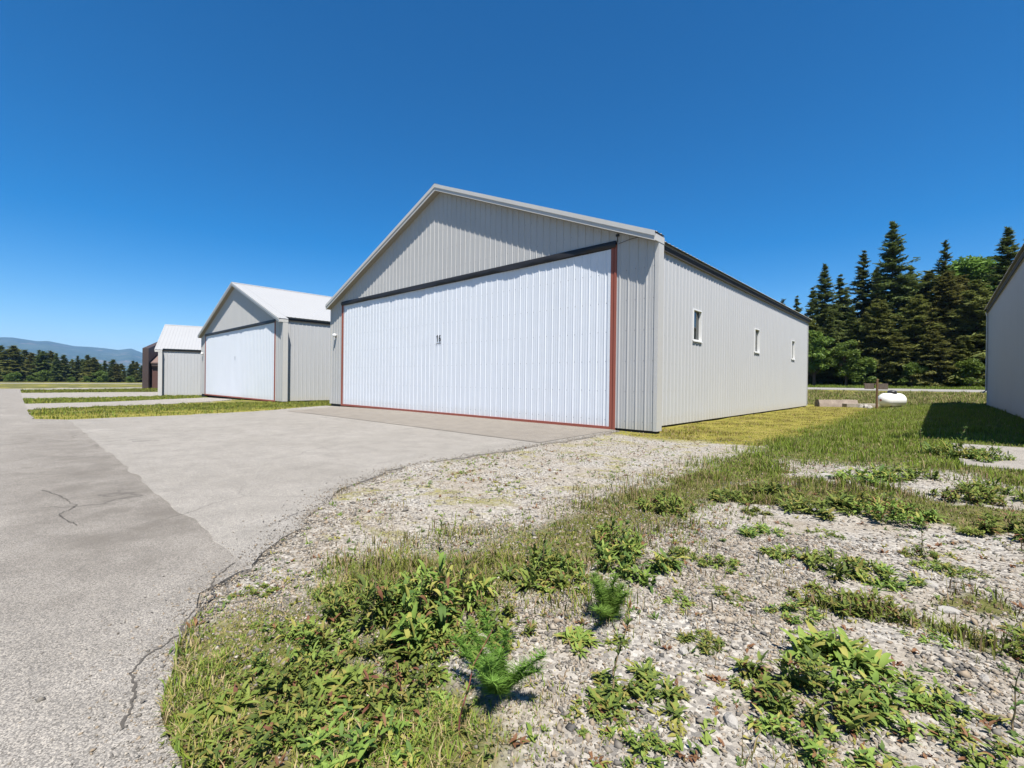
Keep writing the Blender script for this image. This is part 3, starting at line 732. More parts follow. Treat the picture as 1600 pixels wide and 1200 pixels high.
def stone_mesh(seed, mat, sub=2):
    bm = bmesh.new(); bmesh.ops.create_icosphere(bm, subdivisions=sub, radius=1)
    for v in bm.verts:
        n = v.co.normalized(); v.co *= 1+.28*noise.noise(n*1.3+Vector((seed, 0, 0)))+.1*noise.noise(n*3+Vector((0, seed, 0)))
        if v.co.z < -.35: v.co.z = -.35
    me = bpy.data.meshes.new('stone'); bm.to_mesh(me); bm.free(); me.materials.append(M[mat]); return me
SM = [stone_mesh(3.3*k+1, 'pale_rock') for k in range(4)]
def ground_at(x, y):
    """where the line of sight of a place seen in the photograph meets the terrain (used once, for siting)"""
    d = px_dir(x, y); z = 0.
    for _ in range(60):
        k = (z-1.5)/d.z; z = .5*z+.5*float(zs(d.x*k, d.y*k))
    return Vector((d.x*k, d.y*k, float(zs(d.x*k, d.y*k))))
for k, (px, py, sx, sy, sz, lab) in enumerate([
    (1346, 637, .28, .2, .2, 'left lump of the small rubble heap beside the post'), (1353, 637.5, .24, .2, .24, 'middle lump of the small rubble heap beside the post'), (1359, 638, .22, .2, .18, 'right lump of the small rubble heap beside the post'),
    (1290, 748, .16, .12, .08, 'pale rounded stone among weeds on the gravel, farthest of the loose stones'), (1453, 914, .085, .055, .03, 'flat pale stone beside the dark weed at the right'), (1483, 955, .075, .05, .025, 'flat whitish stone on open gravel near the right edge'),
    (1540, 1066, .055, .04, .03, 'grey stone low in the right corner gravel'), (852, 921, .05, .035, .035, 'blue-grey stone under the leafy weed in the middle'), (1030, 905, .04, .03, .02, 'small pale stone right of the middle weeds'),
    (1142, 1128, .05, .035, .03, 'white stone at the bottom edge in the centre right'), (875, 968, .04, .03, .02, 'flat grey stone on the gravel left of the feathery seedling'), (1068, 1018, .035, .03, .025, 'pale bluish stone beside the small rosette')]):
    g = ground_at(px, py); o = link('stone', SM[k % 4], None, (g.x, g.y, g.z+sz*.08), k*1.3, (sx*.85, sy*.85, sz)); tag(o, lab, 'stone', 'loose stones')

# ------------------------------------------------------------------ trees
def quad_cloud(c, u, v):
    """centres, half-vectors -> verts + quads"""
    n = len(c); V = np.stack([c-u-v*.6, c+u-v*.25, c+u+v*.25, c-u+v*.6], 1).reshape(-1, 3); return V, np.arange(4*n).reshape(-1, 4)
def unit(a): return a/np.maximum(1e-9, np.linalg.norm(a, axis=-1, keepdims=True))
def conifer(seed, H, R, levels, per, sprays, crown0=.08, taper=1.0, droop=.25, gap=.15, mat='fir', spray=.42):
    g = np.random.default_rng(seed); C = []; U = []; Vv = []; br = MB()
    asym = g.uniform(0, 6.28)
    for l in range(levels):
        f = (l+g.uniform(-.3, .3))/levels; f = min(max(f, 0), .995); z = H*(crown0+(1-crown0)*f)
        prof_ = (1-f)**taper*(.62+.38*min(1, f/.18)) + .015
        for k in range(per):
            if g.random() < gap: continue
            z = H*(crown0+(1-crown0)*min(.995, max(0, f+g.uniform(-1.1, 1.1)/levels)))
            a = g.uniform(0, 6.283); Lb = R*prof_*(g.uniform(.45, 1.12) if g.random() < .85 else g.uniform(1.1, 1.42))*(1+.18*math.cos(a-asym))
            up = (.45*f-droop*(1-f))*g.uniform(.6, 1.3)
            d = np.array([math.cos(a), math.sin(a), up]); d /= np.linalg.norm(d); s_ = np.array([-math.sin(a), math.cos(a), 0])
            n = max(3, int(sprays*(.25+prof_))); q = g.uniform(.12, 1, n)**.75
            side = g.uniform(-1, 1, n)*(.12+.30*(1-q*.75))*Lb*.62
            p = np.array([0, 0, z])+q[:, None]*Lb*d+side[:, None]*s_
            p[:, 2] += -.10*Lb*q*q*(1-f)+g.normal(0, .05*Lb+.04, n)*.6-.12*np.abs(side)
            dirv = unit(d[None]*g.uniform(.5, 1, n)[:, None]+s_[None]*np.sign(side)[:, None]*g.uniform(.3, 1.1, n)[:, None]+g.normal(0, .22, (n, 3))+np.array([0, 0, -.12]))
            nn = unit(np.cross(dirv, np.array([0, 0, 1.])+g.normal(0, .45, (n, 3))))
            ln = spray*g.uniform(.6, 1.35, n)*(.55+.45*prof_)
            C.append(p); U.append(dirv*ln[:, None]); Vv.append(nn*(ln*.36)[:, None])
            if Lb > .7: br.tube([(0, 0, z-.1), tuple(np.array([0, 0, z])+d*Lb*.55), tuple(np.array([0, 0, z-.08*Lb])+d*Lb*.92)], [.05+.02*Lb/R, .03, .008], 4, 0, False)
    V, Q = quad_cloud(np.concatenate(C), np.concatenate(U), np.concatenate(Vv))
    crown = np_mesh('crown', V, Q, M[mat], quads=True)
    br.tube([(0, 0, -.6), (0, 0, H*.03), (.04, 0, H*.35), (0, .04, H*.7), (0, 0, H*.99)], [R*.10+.12, R*.07+.08, R*.055+.04, .07, .01], 8)
    return br.mesh('trunk', M['bark']), crown
def broadleaf(seed, H, R, blobs, per, mat='broadleaf', leaf=.22, low=.25):
    g = np.random.default_rng(seed); C = []; br = MB()
    br.tube([(0, 0, -.5), (0, 0, H*.3), (.1, .05, H*.6)], [R*.09+.03, R*.06+.02, .04], 7)
    for _ in range(blobs):
        th = g.uniform(0, 6.283); zz = g.uniform(low, .97); rad = R*math.sqrt(max(.05, 1-((zz-.5)/.55)**2))*g.uniform(.2, .9)
        c = np.array([rad*math.cos(th), rad*math.sin(th), H*zz]); br.tube([(0, 0, H*max(.15, zz*.55)), tuple(c*.6+np.array([0, 0, H*zz*.35])), tuple(c)], [.06, .035, .01], 4, 0, False)
        rs = R*g.uniform(.22, .42); dd = unit(g.normal(0, 1, (per, 3))); C.append(c+dd*rs*g.uniform(.45, 1.05, (per, 1))*np.array([1, 1, .75]))
    C = np.concatenate(C); n = len(C); u = unit(g.normal(0, 1, (n, 3))*np.array([1, 1, .6])); v = unit(np.cross(u, g.normal(0, 1, (n, 3))))
    s_ = leaf*g.uniform(.6, 1.4, (n, 1)); V, Q = quad_cloud(C, u*s_, v*s_*.7)
    return br.mesh('trunk', M['bark']), np_mesh('crown', V, Q, M[mat], quads=True)

FIR = [conifer(11, 24, 5.2, 50, 9, 62, .04, .85, .22, .14, 'fir', .56), conifer(12, 21, 4.2, 46, 8, 56, .04, .9, .3, .16, 'fir', .52),
       conifer(13, 22, 4.0, 42, 7, 46, .05, .8, .12, .3, 'fir', .55), conifer(14, 19, 5.0, 46, 10, 70, .02, .65, .35, .06, 'fir_olive', .52),
       conifer(15, 17, 4.6, 44, 10, 70, .02, .6, .38, .05, 'fir_olive', .5)]
FH = [24, 21, 22, 19, 17]
BRD = [broadleaf(21, 14, 3.4, 60, 150), broadleaf(22, 9, 2.8, 48, 130), broadleaf(23, 5, 2.4, 34, 110, low=.05)]
BH = [14, 9, 5]
def tree(name, proto, scl, loc, rz, label, group, cat='tree', wide=1.):
    r = empty(name, loc, rz); r.scale = (scl*wide, scl*wide, scl); tag(r, label, cat, group)
    link('trunk', proto[0], r); link('crown', proto[1], r); return r
def site(px, Y): # a place on the line of sight px at depth Y behind the hangars
    d = px_dir(px, 600); k = Y/d.y; return d.x*k, Y, k
def rtree(kind, px, ytop, Y, label, wide=1., brd=False, rz=None, sink=0):
    x, y, k = site(px, Y); z = float(zs(x, y))-sink
    d = px_dir(px, ytop); H = 1.5+d.z*(Y/d.y)-z
    P, h = (BRD[kind], BH[kind]) if brd else (FIR[kind], FH[kind])
    tree('broadleaf_tree' if brd else 'conifer_tree', P, H/h, (x, y, z), random.uniform(0, 6) if rz is None else rz, label, 'trees behind the road', wide=wide)
# behind the road at right
rtree(0, 1391, 347, 92, 'tallest dark conifer in the wood behind the propane tank')
rtree(1, 1347, 392, 94, 'narrow conifer just left of the tallest tree')
rtree(0, 1286, 413, 90, 'broad dark conifer next to the far corner of the big hangar', .95)
rtree(2, 1474, 376, 92, 'open spindly conifer with airy top right of the tallest tree', .9)
rtree(0, 1571, 356, 90, 'tall conifer rising behind the roof of the right hangar', 1.05)
rtree(1, 1610, 345, 92, 'conifer half cut off by the right edge of the picture')
rtree(0, 1512, 406, 98, 'light green broadleaf top between the spindly conifer and the right hangar', 1.2, True)
rtree(0, 1545, 415, 100, 'light green broadleaf crown just left of the right hangar roof', 1.2, True)
rtree(1, 1243, 463, 120, 'distant conifer tip showing just above the far end of the hangar roof')
rtree(2, 1221, 467, 135, 'tiny far conifer tip touching the big hangar roof line')
rtree(3, 1476, 428, 86, 'bushy olive conifer in the middle of the wood, below the spindly one', 1.15)
rtree(4, 1372, 468, 84, 'low olive conifer directly behind the wooden post', 1.2)
rtree(4, 1429, 462, 85, 'olive conifer right of the tank, in front of the tallest tree', 1.2)
rtree(3, 1525, 440, 85, 'dense olive conifer beside the right hangar wall', 1.2)
rtree(1, 1297, 486, 83, 'fresh green conifer in front of the broad dark one', 1.25)
rtree(4, 1266, 500, 84, 'green conifer seen at the back edge of the big hangar wall', 1.2)
rtree(1, 1330, 478, 84, 'young conifer in the gap between the two left conifers', 1.2)
rtree(1, 1272, 520, 80, 'bright leafy tree low beside the hangar back corner', 1., True)
rtree(1, 1322, 535, 80, 'bright leafy tree low in the wood left of the post', 1., True)
rtree(3, 1400, 520, 82, 'short shadowed conifer behind the propane tank', 1.3)
rtree(4, 1455, 515, 81, 'short shadowed conifer right of the propane tank', 1.3)
rtree(3, 1505, 525, 82, 'short shadowed conifer left of the right hangar', 1.3)
rtree(2, 1350, 560, 80, 'dark bush at the foot of the wood left of the post', 1., True)
rtree(2, 1425, 568, 80, 'dark bush at the foot of the wood right of the tank', 1., True)
rtree(2, 1515, 562, 80, 'pale green bush at the foot of the wood beside the right hangar', 1., True)
rtree(0, 1440, 455, 101, 'dark conifer deep in the wood between tallest and spindly trees')
rtree(1, 1320, 450, 102, 'dark conifer deep in the wood left of the narrow conifer')
rtree(1, 1545, 470, 96, 'dark conifer deep in the wood by the right hangar corner', 1.2)
rtree(1, 1310, 430, 97, 'conifer standing between the broad dark conifer and the narrow one', 1.2)
rtree(0, 1368, 418, 97, 'conifer close behind the tallest tree on its left side', 1.1)
rtree(0, 1420, 415, 99, 'conifer close behind the tallest tree on its right side', 1.1)
rtree(3, 1448, 425, 95, 'olive conifer left of the spindly airy one', 1.15)
rtree(3, 1500, 432, 93, 'olive conifer right of the spindly airy one', 1.2)
rtree(1, 1268, 450, 95, 'conifer half hidden by the back end of the big hangar roof', 1.2)
rtree(0, 1660, 350, 92, 'conifer beyond the right edge of the picture'); rtree(3, 1585, 430, 86, 'olive conifer hidden mostly by the right hangar', 1.2)

ORD = ['first', 'second', 'third', 'fourth', 'fifth', 'sixth', 'seventh', 'eighth', 'ninth', 'tenth', 'eleventh', 'twelfth', 'thirteenth', 'fourteenth', 'fifteenth', 'sixteenth', 'seventeenth', 'eighteenth', 'nineteenth', 'twentieth', 'twenty-first', 'twenty-second', 'twenty-third', 'twenty-fourth']
FARF = [conifer(31, 16, 3.6, 28, 8, 34, .03, .65, .2, .08, 'fir', .8), conifer(32, 15, 4.0, 28, 8, 36, .02, .55, .25, .06, 'fir_olive', .8), conifer(33, 17, 3.0, 30, 7, 30, .04, .7, .15, .1, 'fir', .78)]
FARH = [16, 15, 17]
line = [(1, 539), (20, 541), (28, 546), (38, 546), (50, 552), (61, 547), (68, 548), (79, 549), (88, 552), (99, 554), (113, 562), (121, 556), (136, 554), (146, 559), (157, 570), (171, 574), (183, 569), (194, 577), (204, 569), (213, 566), (221, 571)]
def ltree(P, h, px, yt, dist, name, label, group, wide=1., cat='tree'):
    d = px_dir(px, 590); hor = math.hypot(d.x, d.y); x, y = d.x/hor*dist, d.y/hor*dist; z = float(zs(x, y))-.3
    dt = px_dir(px, yt); H = 1.5+dt.z/math.hypot(dt.x, dt.y)*dist-z
    tree(name, P, H/h, (x, y, z), random.uniform(0, 6), label, group, cat, wide)
for k, (px, yt) in enumerate(line):
    q = k % 3; ltree(FARF[q], FARH[q], px, yt, 300+random.uniform(-10, 20), 'conifer_tree', 'dark conifer, %s from the left in the distant treeline' % ORD[k], 'conifers of the distant treeline', random.uniform(1.15, 1.55))
for k, px in enumerate([-12, 10, 33, 45, 56, 74, 94, 107, 129, 151, 164, 177, 189, 208]):
    q = (k+1) % 3; ltree(FARF[q], FARH[q], px, 566+random.uniform(-5, 6), 318+random.uniform(0, 15), 'conifer_tree', 'lower conifer filling the rear of the distant treeline, %s from left' % ORD[k], 'rear conifers of the distant treeline', 1.6)
for k, (px, yt) in enumerate([(14, 585), (24, 582), (47, 587), (68, 579), (112, 589), (135, 588), (158, 580), (203, 588)]):
    ltree(BRD[2], 5, px, yt, 285, 'bush', 'bright green bush at the foot of the far treeline, %s from left' % ORD[k], 'bushes below the distant treeline', 1.2, 'bush')

# ------------------------------------------------------------------ weeds
def leaf_geo(g, base, az, L, wd, lift, curl, lobes=0, seg=5, fold=.25):
    """one curved leaf, two strips about a midrib; returns verts, quads"""
    V = []; d = np.array([math.cos(az), math.sin(az), 0]); s_ = np.array([-math.sin(az), math.cos(az), 0])
    p = np.array(base, float); a = lift; tw = g.uniform(-.4, .4)
    for k in range(seg+1):
        f = k/seg; wv = wd*(math.sin(math.pi*min(1, f*.92+.07))**.8)*(1 if not lobes else (1.25 if k % 2 else .55))
        if k == seg: wv = .002
        up = np.array([0, 0, 1])*math.cos(a)-d*math.sin(a); ss = s_*math.cos(tw*f)+up*math.sin(tw*f)
        V += [p-ss*wv+up*wv*fold, p, p+ss*wv+up*wv*fold]
        p = p+(d*math.cos(a)+np.array([0, 0, math.sin(a)]))*L/seg; a -= curl/seg
    Q = []
    for k in range(seg): b_ = 3*k; Q += [(b_, b_+1, b_+4, b_+3), (b_+1, b_+2, b_+5, b_+4)]
    return V, Q
def plant(seed, n, R, L, wd, lift=(.3, 1.2), curl=(.5, 1.6), lobes=0, spread=1., mats=('weed',), tall=0.):
    """clump of leaves: rosette heads spread over radius R"""
    g = np.random.default_rng(seed); V = []; Q = []; MI = []
    heads = [(0, 0, 0)]+[(R*math.sqrt(g.random())*math.cos(a), R*math.sqrt(g.random())*math.sin(a), 0) for a in g.uniform(0, 6.28, max(1, int(10*spread)))]
    for h in heads[1:]:
        l_ = math.hypot(h[0], h[1]); v, q = leaf_geo(g, (0, 0, .004), math.atan2(h[1], h[0]), l_*1.02, .003, .06, .1, 0, 5); b_ = len(V); V += v; Q += [tuple(b_+j for j in f) for f in q]; MI += [0]*len(q)
    for i in range(n):
        h = heads[g.integers(len(heads))]; zz = g.random()**1.6*tall*(1-min(1, math.hypot(h[0], h[1])/(R*1.3)))
        az = g.uniform(0, 6.283); l_ = L*g.uniform(.45, 1.25)
        v, q = leaf_geo(g, (h[0]+g.normal(0, .015), h[1]+g.normal(0, .015), zz), az, l_, wd*g.uniform(.6, 1.3)*l_/L, g.uniform(*lift), g.uniform(*curl), lobes, 6 if lobes else 5)
        b_ = len(V); V += v; Q += [tuple(b_+j for j in f) for f in q]; MI += [int(g.integers(len(mats)))]*len(q)
    return np_mesh('leaves', np.array(V), np.array(Q), [M[k] for k in mats], MI, True, True)
DOCK = [plant(100+k, 210, .16, .115, .0125, (.35, 1.3), (.4, 1.8), 0, .8, ('weed', 'weed', 'weed', 'weed_yellow'), .06) for k in range(4)]
LEAFY = [plant(120+k, 760, .24, .05, .0072, (.2, 1.35), (.3, 1.8), 0, 1.6, ('weed', 'weed', 'weed', 'weed', 'weed', 'weed_dark', 'weed_dark', 'weed_dark', 'weed_yellow', 'weed_yellow', 'weed', 'dead_leaf'), .16) for k in range(5)]
LOBED = [plant(140+k, 480, .21, .066, .0085, (.1, 1.2), (.3, 1.5), 1, 1.3, ('weed_dark', 'weed_dark', 'weed', 'weed', 'weed_yellow'), .09) for k in range(5)]
ROSE = [plant(160+k, 30, .02, .13, .02, (.12, .8), (.3, 1.0), k % 2, .3, ('weed', 'weed_dark'), .0) for k in range(4)]
def needle_cloud(seed, stems, H, R, n, mat):
    g = np.random.default_rng(seed); V = []; T = []
    for s_ in range(stems):
        a = g.uniform(0, 6.28); lean = g.uniform(.15, 1.05); top = np.array([R*lean*math.cos(a), R*lean*math.sin(a), H*g.uniform(.6, 1)])
        for i in range(n):
            f = g.uniform(.12, 1); p = top*np.array([f**1.3, f**1.3, f]); az = g.uniform(0, 6.28); l_ = .06*g.uniform(.5, 1.3)*(1.1-.5*f)
            d = np.array([math.cos(az)*.85, math.sin(az)*.85, g.uniform(.1, .9)]); d /= np.linalg.norm(d); q = np.cross(d, g.normal(0, 1, 3)); q = q/np.linalg.norm(q)*.0016
            b_ = len(V); V += [p-q, p+q, p+d*l_]; T.append((b_, b_+1, b_+2))
    return np_mesh('foliage', np.array(V), np.array(T), M[mat])
FEATH = [needle_cloud(5, 11, .27, .17, 420, 'feather'), needle_cloud(6, 8, .24, .14, 420, 'feather')]
def stalk_mesh(seed, H, mat='dry_stem', lean=.15, leaves=10, lmat='weed_dark', ls=.05, buds=True):
    g = np.random.default_rng(seed); b = MB(); a = g.uniform(0, 6.28); pts = []
    for k in range(7):
        f = k/6; pts.append((lean*H*f*f*math.cos(a)+g.normal(0, .006), lean*H*f*f*math.sin(a)+g.normal(0, .006), H*f))
    b.tube(pts, [.0055-.0035*k/6 for k in range(7)], 5)
    for k in range(leaves):
        f = g.uniform(.25, 1); i = min(5, int(f*6)); p = np.array(pts[i])*(1-(f*6-i))+np.array(pts[i+1])*(f*6-i)
        v, q = leaf_geo(g, p, g.uniform(0, 6.28), ls*g.uniform(.5, 1.3), ls*.16, g.uniform(.2, 1.2), g.uniform(.2, 1.2), 0, 3); b.add(v, q, 1)
        if buds and f > .55: b.tube([tuple(p), tuple(p+np.array([g.normal(0, .012), g.normal(0, .012), .02]))], [.004, .006], 5, 1)
    return b.mesh('stalk', [M[mat], M[lmat]])
STALK = [stalk_mesh(200, .42), stalk_mesh(201, .34, 'dry_stem', .1, 14), stalk_mesh(202, .5, 'red_stem', .35, 12, 'weed', .06, False), stalk_mesh(203, .40, 'dry_stem', .2, 16, 'weed_dark', .045), stalk_mesh(204, .30, 'red_stem', .15, 8, 'dead_leaf', .05)]
def weed(protos, k, px, py, wpx, label, hf=1., stalks=(), name='weed_clump', base_w=.5, group='weeds on the gravel', dz=-.012):
    g = ground_at(px, py); d = (g-Vector((0, 0, 1.5))).dot(_fw); wm = wpx/CAM_F*d; sc = wm/base_w
    o = link(name, protos[k % len(protos)], None, (g.x, g.y, g.z+dz), random.uniform(0, 6.28), (sc, sc, sc*hf)); tag(o, label, 'weed', group)
    for (si_, dx, dy, ss) in stalks:
        c = link('stalk', STALK[si_], o, (dx, dy, 0), random.uniform(0, 6)); c.scale = (ss/sc, ss/sc, ss/sc/hf)
    return o
W = lambda *a, **k_: weed(*a, **k_)
# left foreground bank of weeds
W(LEAFY, 0, 690, 965, 215, 'tall leafy weed with upright stalks at the top of the left bank', 1.35, [(0, .02, .02, 1.), (1, -.05, .06, .8), (3, .08, -.02, .9)])
W(LEAFY, 1, 575, 975, 190, 'bright leafy weed left of the tall stalked weed', 1.2, [(1, 0, .03, .9)])
W(LEAFY, 2, 760, 985, 150, 'light green leafy weed on the right end of the left bank')
W(DOCK, 0, 640, 1005, 150, 'broad-leaved clump in front of the tall stalked weed', .9)
W(LEAFY, 3, 480, 1020, 150, 'loose leafy weed above the asphalt edge')
W(DOCK, 1, 335, 1120, 160, 'broad-leaved dock clump nearest the taxiway corner', .8)
W(LEAFY, 4, 440, 1095, 170, 'mixed leafy clump right of the corner dock', .85)
W(DOCK, 2, 530, 1080, 140, 'yellow-green broad-leaved clump in the middle of the left bank', .8)
W(LEAFY, 0, 610, 1085, 170, 'leafy clump with dark red stems at the bottom of the left bank', .9, [(2, .03, 0, .5), (4, -.05, .04, .6)])
W(LEAFY, 1, 400, 1180, 200, 'leafy clump at the bottom edge below the corner dock', .8)
W(LEAFY, 2, 560, 1180, 220, 'leafy clump at the bottom edge below the left bank', .8)
W(ROSE, 0, 690, 1060, 80, 'small rosette left of the arching red stem')
W(LEAFY, 3, 395, 930, 80, 'low sprawling weed where gravel meets the asphalt edge', .5)
W(LEAFY, 1, 420, 985, 95, 'low yellowish weed beside the broken asphalt lip', .5)
for k, (px, py, ww, lab) in enumerate([(520, 930, 90, 'leafy weed at the upper left end of the bank'), (630, 925, 110, 'leafy weed behind the tall stalked weed'), (500, 1060, 120, 'pale leafy weed between the yellow-green clump and the loose one'),
    (580, 1025, 120, 'leafy weed in the heart of the left bank'), (700, 1020, 110, 'leafy weed in front of the light green one'), (400, 1050, 100, 'leafy weed beside the cracked lip, left part of the bank'), (670, 1120, 120, 'leafy weed near the bottom left of the arching red stem'),
    (310, 1165, 110, 'leafy weed in the bottom corner by the taxiway'), (480, 1140, 130, 'leafy weed near the bottom edge below the pale one'), (740, 925, 90, 'leafy weed with brown tips near the dry tuft')]):
    W(LEAFY if k % 3 else LOBED, k+1, px, py, ww, lab, .95, [(k % 2, 0, .02, .55)] if k % 3 == 0 else ())
# feathery seedlings and bare stems
W(FEATH, 0, 778, 1085, 135, 'bright feathery seedling low in the centre foreground', .8, name='feathery_seedling', base_w=.27)
W(FEATH, 1, 950, 968, 100, 'small feathery seedling behind the thin bare stem', .72, name='feathery_seedling', base_w=.24)
g = ground_at(718, 1150); o = link('bare_stem', STALK[2], None, (g.x, g.y, g.z), 5.2, (.78, .78, .85)); tag(o, 'arching reddish stem beside the bright feathery seedling', 'weed', 'thin stems')
g = ground_at(956, 1092); o = link('bare_stem', STALK[3], None, (g.x, g.y, g.z), 2.0, (.85, .85, .95)); tag(o, 'thin upright stem in front of the small feathery seedling', 'weed', 'thin stems')
g = ground_at(1583, 1150); o = link('bare_stem', STALK[0], None, (g.x, g.y, g.z), 1.0, (.8, .8, .75)); tag(o, 'thin dark stem at the lower right edge', 'weed', 'thin stems')
g = ground_at(685, 868); o = link('bare_stem', STALK[1], None, (g.x, g.y, g.z), 1.0, (.8, .8, 1.0)); tag(o, 'lone dark stem on the gravel above the left bank', 'weed', 'thin stems')
# middle row
W(LOBED, 0, 850, 900, 150, 'dark bushy weed with stalks in the middle of the weedy row', 1.5, [(0, .02, 0, 1.0), (1, .1, .02, .9)])
W(LEAFY, 4, 880, 905, 130, 'lighter leafy weed at the foot of the dark bushy one', .9)
W(LOBED, 1, 985, 885, 165, 'large dark weed right of the bushy one', 1.25, [(3, 0, .05, 1.0)])
W(LEAFY, 0, 955, 855, 120, 'yellowish tall weed behind the large dark one', 1.2, [(0, 0, 0, .9)])
W(LOBED, 2, 1065, 865, 55, 'small reddish weed on the edge of open gravel', 1.)
W(LEAFY, 2, 1040, 795, 90, 'grassy weed in the row above the large dark one', 1.2, [(1, 0, 0, .9)])
W(LOBED, 3, 1140, 778, 85, 'low dark weed on the left of the pair near the gravel drive', .9)
W(LOBED, 4, 1205, 772, 100, 'low dark weed on the right of the pair near the gravel drive', .9)
W(DOCK, 3, 905, 1005, 95, 'broad dock rosette left of the thin upright stem', .7)
W(DOCK, 0, 965, 1000, 50, 'small dock rosette right of the thin upright stem', .7)
W(LOBED, 0, 985, 1085, 175, 'spreading weed with tiny flowers at the bottom centre', .8)
W(LEAFY, 3, 930, 1120, 110, 'pale leafy weed at the bottom edge left of the spreading one', .6)
W(LOBED, 1, 1100, 1005, 85, 'compact dark rosette alone on the gravel', .8)
W(ROSE, 1, 868, 1108, 45, 'tiny narrow-leaved plant on gravel near the bottom'); W(ROSE, 2, 830, 935, 35, 'tiny tuft on gravel below the bushy weed')
# right side
W(DOCK, 1, 1310, 1030, 170, 'big dock with long upright leaves at the lower right', 1.1, [(0, 0, 0, .6)])
W(LEAFY, 1, 1265, 1085, 210, 'large leafy mass below the big dock', .9)
W(LEAFY, 4, 1345, 1090, 190, 'leafy mass on the right below the big dock', .85)
W(LEAFY, 2, 1190, 1080, 90, 'outlying leafy weed left of the big leafy mass', .7)
W(LOBED, 2, 1320, 895, 130, 'very dark weed in the centre of the right gravel', 1.3)
W(LOBED, 3, 1385, 905, 120, 'very dark weed joined to the right of another on the right gravel', .9)
W(LOBED, 4, 1235, 868, 85, 'dark weed left of the very dark pair', .8)
W(LOBED, 0, 1185, 832, 80, 'spiky weed on open gravel near the row', .8)
W(LOBED, 1, 1180, 800, 55, 'small weed above the spiky one', .8)
W(LOBED, 2, 1470, 890, 80, 'dark low weed on the right gravel, left half of a pair', .8); W(LOBED, 3, 1505, 895, 70, 'dark low weed on the right gravel, right half of a pair', .7)
W(LEAFY, 3, 1125, 880, 70, 'pale spreading weed right of the large dark one', .6)
W(LOBED, 4, 1280, 800, 120, 'wide weed patch in the upper right gravel, left end', .8); W(LOBED, 0, 1350, 790, 130, 'wide weed patch in the upper right gravel, middle', .9)
W(LEAFY, 0, 1395, 808, 110, 'red-tinged bushy weed at the right end of the upper patch', 1.1, [(4, .05, 0, .8), (4, -.08, .02, .7)])
W(LOBED, 1, 1365, 752, 110, 'dark weed behind the upper patch', 1.); W(LOBED, 2, 1420, 745, 100, 'dark weed behind the upper patch towards the slab', 1.)
W(LOBED, 3, 1495, 712, 95, 'lush dark weed at the corner of the slab', 1.4, [(3, .0, 0, 1.3), (1, .2, .1, 1.3)]); W(LEAFY, 1, 1550, 720, 70, 'light weed in front of the slab', 1.1, [(1, 0, 0, 1.)])
W(LOBED, 4, 1550, 775, 95, 'dark bushy weed near the right edge below the slab', 1.4); W(LEAFY, 2, 1515, 780, 90, 'green weed left of the dark bushy one by the right edge', 1.)
W(DOCK, 2, 1517, 832, 40, 'small dark dock on the right gravel', 1.1); W(LEAFY, 3, 1590, 830, 120, 'yellow-green weed cut by the right edge', .9)
W(LEAFY, 4, 1300, 945, 120, 'grassy weed below the very dark pair', .8); W(LEAFY, 0, 1365, 960, 120, 'reddish tuft weed below the very dark pair', 1.)
W(LEAFY, 1, 1240, 955, 90, 'sprawling pale weed in the centre right gravel', .6); W(LEAFY, 2, 1460, 1000, 90, 'low mixed weed on the right gravel slope', .5)
W(LEAFY, 3, 1590, 1010, 140, 'green weed patch at the right edge', .7); W(LEAFY, 4, 1470, 1100, 150, 'low leafy weed right of the big leafy mass', .6); W(LEAFY, 0, 1560, 1190, 180, 'weed at the bottom right corner', .6)
W(LEAFY, 1, 1130, 930, 80, 'flat creeping weed on the central gravel', .35); W(LEAFY, 2, 1060, 935, 90, 'flat creeping weed right of the small seedling', .35)
W(LEAFY, 3, 1270, 1190, 200, 'leafy weed at the bottom edge below the big leafy mass', .7); W(LEAFY, 4, 1000, 1185, 150, 'leafy weed at the bottom edge in the centre', .6)
W(LEAFY, 3, 1440, 870, 60, 'thin weed between the dark pairs on the right gravel', 1., [(0, 0, 0, .8)]); W(LOBED, 0, 1295, 838, 70, 'sparse weed under the wide upper patch', .7); W(ROSE, 3, 1232, 820, 40, 'little star-shaped rosette on the right gravel')

# ------------------------------------------------------------------ uncountable: grass blades, gravel
def blades(name, xy, h, mats, label, wid=.004, lean=.5, z_off=-.01, mix=None):
    xy = np.asarray(xy); n = len(xy); h = np.asarray(h)*rng.uniform(.5, 1.3, n)*(.65+1.3*sm(-.1, .5, wob(xy[:, 0], xy[:, 1], 1.9, 61.)))
    z = zs(xy[:, 0], xy[:, 1])+np.where((xy[:, 0] > -30) & (xy[:, 1] < 60), bumps(xy[:, 0], xy[:, 1]), 0)+z_off
    az = rng.uniform(0, 6.283, n); ln = rng.uniform(.1, 1, n)*lean; wv = wid*rng.uniform(.6, 1.4, n)
    d = np.stack([np.cos(az), np.sin(az), np.zeros(n)], 1); s_ = np.stack([-np.sin(az), np.cos(az), np.zeros(n)], 1)
    b0 = np.stack([xy[:, 0], xy[:, 1], z], 1); up = np.array([0, 0, 1.])
    m_ = b0+up*(h*.55)[:, None]+d*(h*ln*.3)[:, None]; t_ = b0+up*(h*(1-.25*ln))[:, None]+d*(h*ln)[:, None]
    V = np.stack([b0-s_*wv[:, None], b0+s_*wv[:, None], m_+s_*wv[:, None]*.8, m_-s_*wv[:, None]*.8, t_], 1).reshape(-1, 3)
    k = np.arange(n)*5; T = np.stack([np.stack([k, k+1, k+2], 1), np.stack([k, k+2, k+3], 1), np.stack([k+3, k+2, k+4], 1)], 1).reshape(-1, 3)
    mi = np.repeat(rng.choice(len(mats), n, p=mix), 3)
    return tag(link(name, np_mesh(name, V, T, [M[q] for q in mats], mi)), label, 'grass', None, 'stuff')
